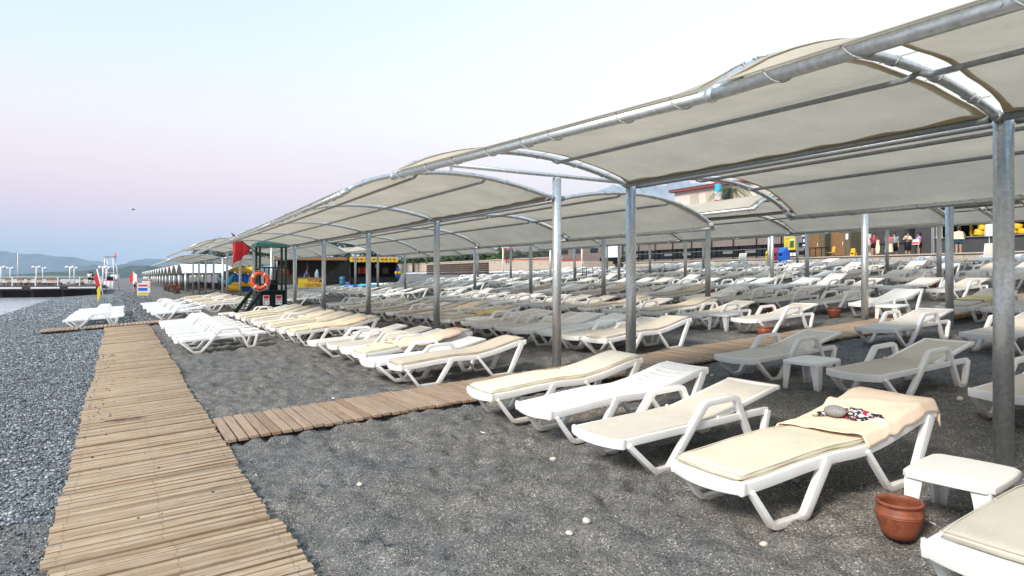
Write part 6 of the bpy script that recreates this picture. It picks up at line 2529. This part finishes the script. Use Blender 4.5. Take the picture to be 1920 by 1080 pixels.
# hotel on the rise, seen through the gap between the canopies
ht = thing('hotel', 'pale hotel block with a red roof edge above the canopies', 'building', P(52, 70, 3))
rb('wall', 36, 74, 70, 84, 2, 14.15, 'cream_wall', ht)
b = MB()
for (u0, u1, z0, z1) in ((35.5, 74.5, 14.5, 14.8),):
    a = [P(u0, 69.2, z0), P(u1, 69.2, z0), P(u1, 84.6, z0), P(u0, 84.6, z0), P(u0 + 3, 77, z1 + .6), P(u1 - 3, 77, z1 + .6)]
    b.add(a, [(0, 3, 2, 1), (0, 1, 5, 4), (1, 2, 5), (2, 3, 4, 5), (3, 0, 4)])
rb('roof_edge', 35.5, 74.5, 69.3, 84.5, 14.15, 14.5, 'roof_red', ht)
b.xform(Matrix.Translation(-ht.location))
b.build('roof', M['roof_red'], ht)
for f in range(4):
    for k in range(12):
        u0 = 36.8 + 2.95 * k
        w = rb('window', u0, u0 + 1.6, 69.95, 70.0, 2.9 + 3 * f, 4.7 + 3 * f, 'glass' if (k + f) % 4 == 0 else 'beige', ht)
        rb('frame', u0 - .1, u0 + 1.7, 69.93, 69.99, 2.75 + 3 * f, 2.9 + 3 * f, 'whitep', w)
    rb('balcony_slab', 36, 74, 69.0, 70, 2.3 + 3 * f, 2.5 + 3 * f, 'cream_wall', ht)
t = thing('striped_tower', 'round tower banded red, white and blue before the hotel', 'tower', P(58.2, 62, 3))
for k, m in enumerate(('blue', 'whitep', 'red', 'whitep', 'cyan', 'blue', 'whitep', 'red', 'whitep', 'cyan')):
    MB().lathe([(.42, 0), (.42, .95)], 18, (0, 0, .5 + .95 * k)).build('band', M[m], t)
MB().lathe([(.42, 0), (.5, .1), (.4, .5), (.02, .65)], 18, (0, 0, 10.0)).build('cap', M['red'], t)
MB().lathe([(.6, -.5), (.6, .5)], 18).build('plinth', M['whitep'], t)
pm_ = thing('palm_tree', 'palm tree beside the striped tower', 'tree', P(56.6, 62.5, 2.6))
MB().tube([(0, 0, 0), (.1, .1, 5), (.0, .2, 9.6)], [.24, .18, .15], 10).build('trunk', M['trunk'], pm_)
for k in range(16):
    a = k * .98
    b = MB()
    up = .9 - .11 * (k % 9)
    pp = []
    for q in range(9):
        s = q / 8
        pp.append(Vector((math.cos(a) * 2.6 * s, math.sin(a) * 2.6 * s + .2, 9.6 + up * 2 * s - 2.6 * s * s)))
    side = Vector((-math.sin(a), math.cos(a), 0))
    for q in range(8):
        for sg in (-1, 1):
            for z in (.0, .5):
                c = pp[q].lerp(pp[q + 1], z)
                tip = c + side * sg * .55 * (1 - q / 11) + (pp[q + 1] - pp[q]) * .9 + Vector((0, 0, -.25))
                b.add([c, c + (pp[q + 1] - pp[q]) * .35, tip], [(0, 1, 2)])
    b.build('frond', M['leaf'], pm_, fix=False)
# house with a red roof and distant buildings on the far shore
t = thing('far_villa', 'small villa with a red roof far along the shore', 'house', (pix(317, 505, 230).x, 230, 2.5), .3)
MB().box((0, 0, 1.3), (3, 2.6, 2.6)).build('wall', M['cream_wall'], t)
MB().lathe([(2.5, 2.5), (.05, 3.6)], 4).build('roof', M['roof_red'], t)
for k in range(14):
    px = 150 + 8 * k + R.uniform(-3, 3)
    Y = R.uniform(900, 1300)
    hh = R.uniform(3, 8)
    t = thing('far_block', 'tiny pale building on the far shore, %s from the left' % ORD[k], 'building', (pix(px, 523, Y).x, Y, 0), R.uniform(0, 1), 'pale buildings on the far shore')
    MB().box((0, 0, hh / 2), (R.uniform(3, 9), 6, hh)).build('wall', M['whitep'], t)
for k in range(9):
    px = 330 + 16 * k + R.uniform(-5, 5)
    Y = R.uniform(420, 700)
    hh = R.uniform(4, 9)
    t = thing('far_hotel', 'pale distant hotel beyond the low white canopies, %s from the left' % ORD[k], 'building', (pix(px, 520, Y).x, Y, 2), R.uniform(0, 1), 'distant hotels along the shore')
    MB().box((0, 0, hh / 2), (R.uniform(5, 10), 8, hh)).build('wall', M['cream_wall'], t)
# yellow sign above the canopy and orange sign beyond
t = thing('rooftop_sign', 'small yellow sign with a red mark showing above the canopy edge', 'sign', pix(513, 418, 60) + Vector((0, 0, -6.2)), 0)
MB().box((0, 0, 6.15), (.62, .06, .42)).build('panel', M['lemon'], t)
MB().ball((0, -.04, 6.17), .09, 8, 6, (1, .3, 1)).build('mark', M['red'], t)
MB().tube([(0, 0.05, 0), (0, 0.05, 6.3)], .05, 8).build('pole', M['galv'], t)
# gull
p = pix(250, 393, 140)
t = thing('bird', 'small dark bird flying over the beach', 'bird', p, .3)
MB().ball((0, 0, 0), .16, 10, 7, (2.1, .8, .8)).build('body', M['print'], t)
for s in (-1, 1):
    MB().add([(.12, 0, .04), (-.12, 0, .04), (-.16, s * .38, .2), (.08, s * .38, .2), (-.14, s * .8, .06), (-.04, s * .8, .06), (.12, 0, .06), (-.12, 0, .06), (-.16, s * .38, .22), (.08, s * .38, .22)], [(0, 1, 2, 3), (3, 2, 4, 5), (6, 9, 8, 7)]).build('wing', M['print'], t)

# ------------------------------------------------------------------ haze: one closed box of even air round the whole place
hm = bpy.data.materials.new('haze_air')
hm.use_nodes = True
hn = hm.node_tree
hn.nodes.clear()
pvn = hn.nodes.new('ShaderNodeVolumePrincipled')
pvn.inputs['Color'].default_value = (0.62, 0.82, 1.0, 1)
pvn.inputs['Density'].default_value = 2.1e-4
pvn.inputs['Anisotropy'].default_value = 0.0
hout = hn.nodes.new('ShaderNodeOutputMaterial')
hn.links.new(pvn.outputs[0], hout.inputs['Volume'])
hz = MB().box((0, 2050, 152.9), (9400, 4700, 312.4)).build('haze', hm)
hz['kind'] = 'stuff'
hz['label'] = 'pale evening haze over the bay'
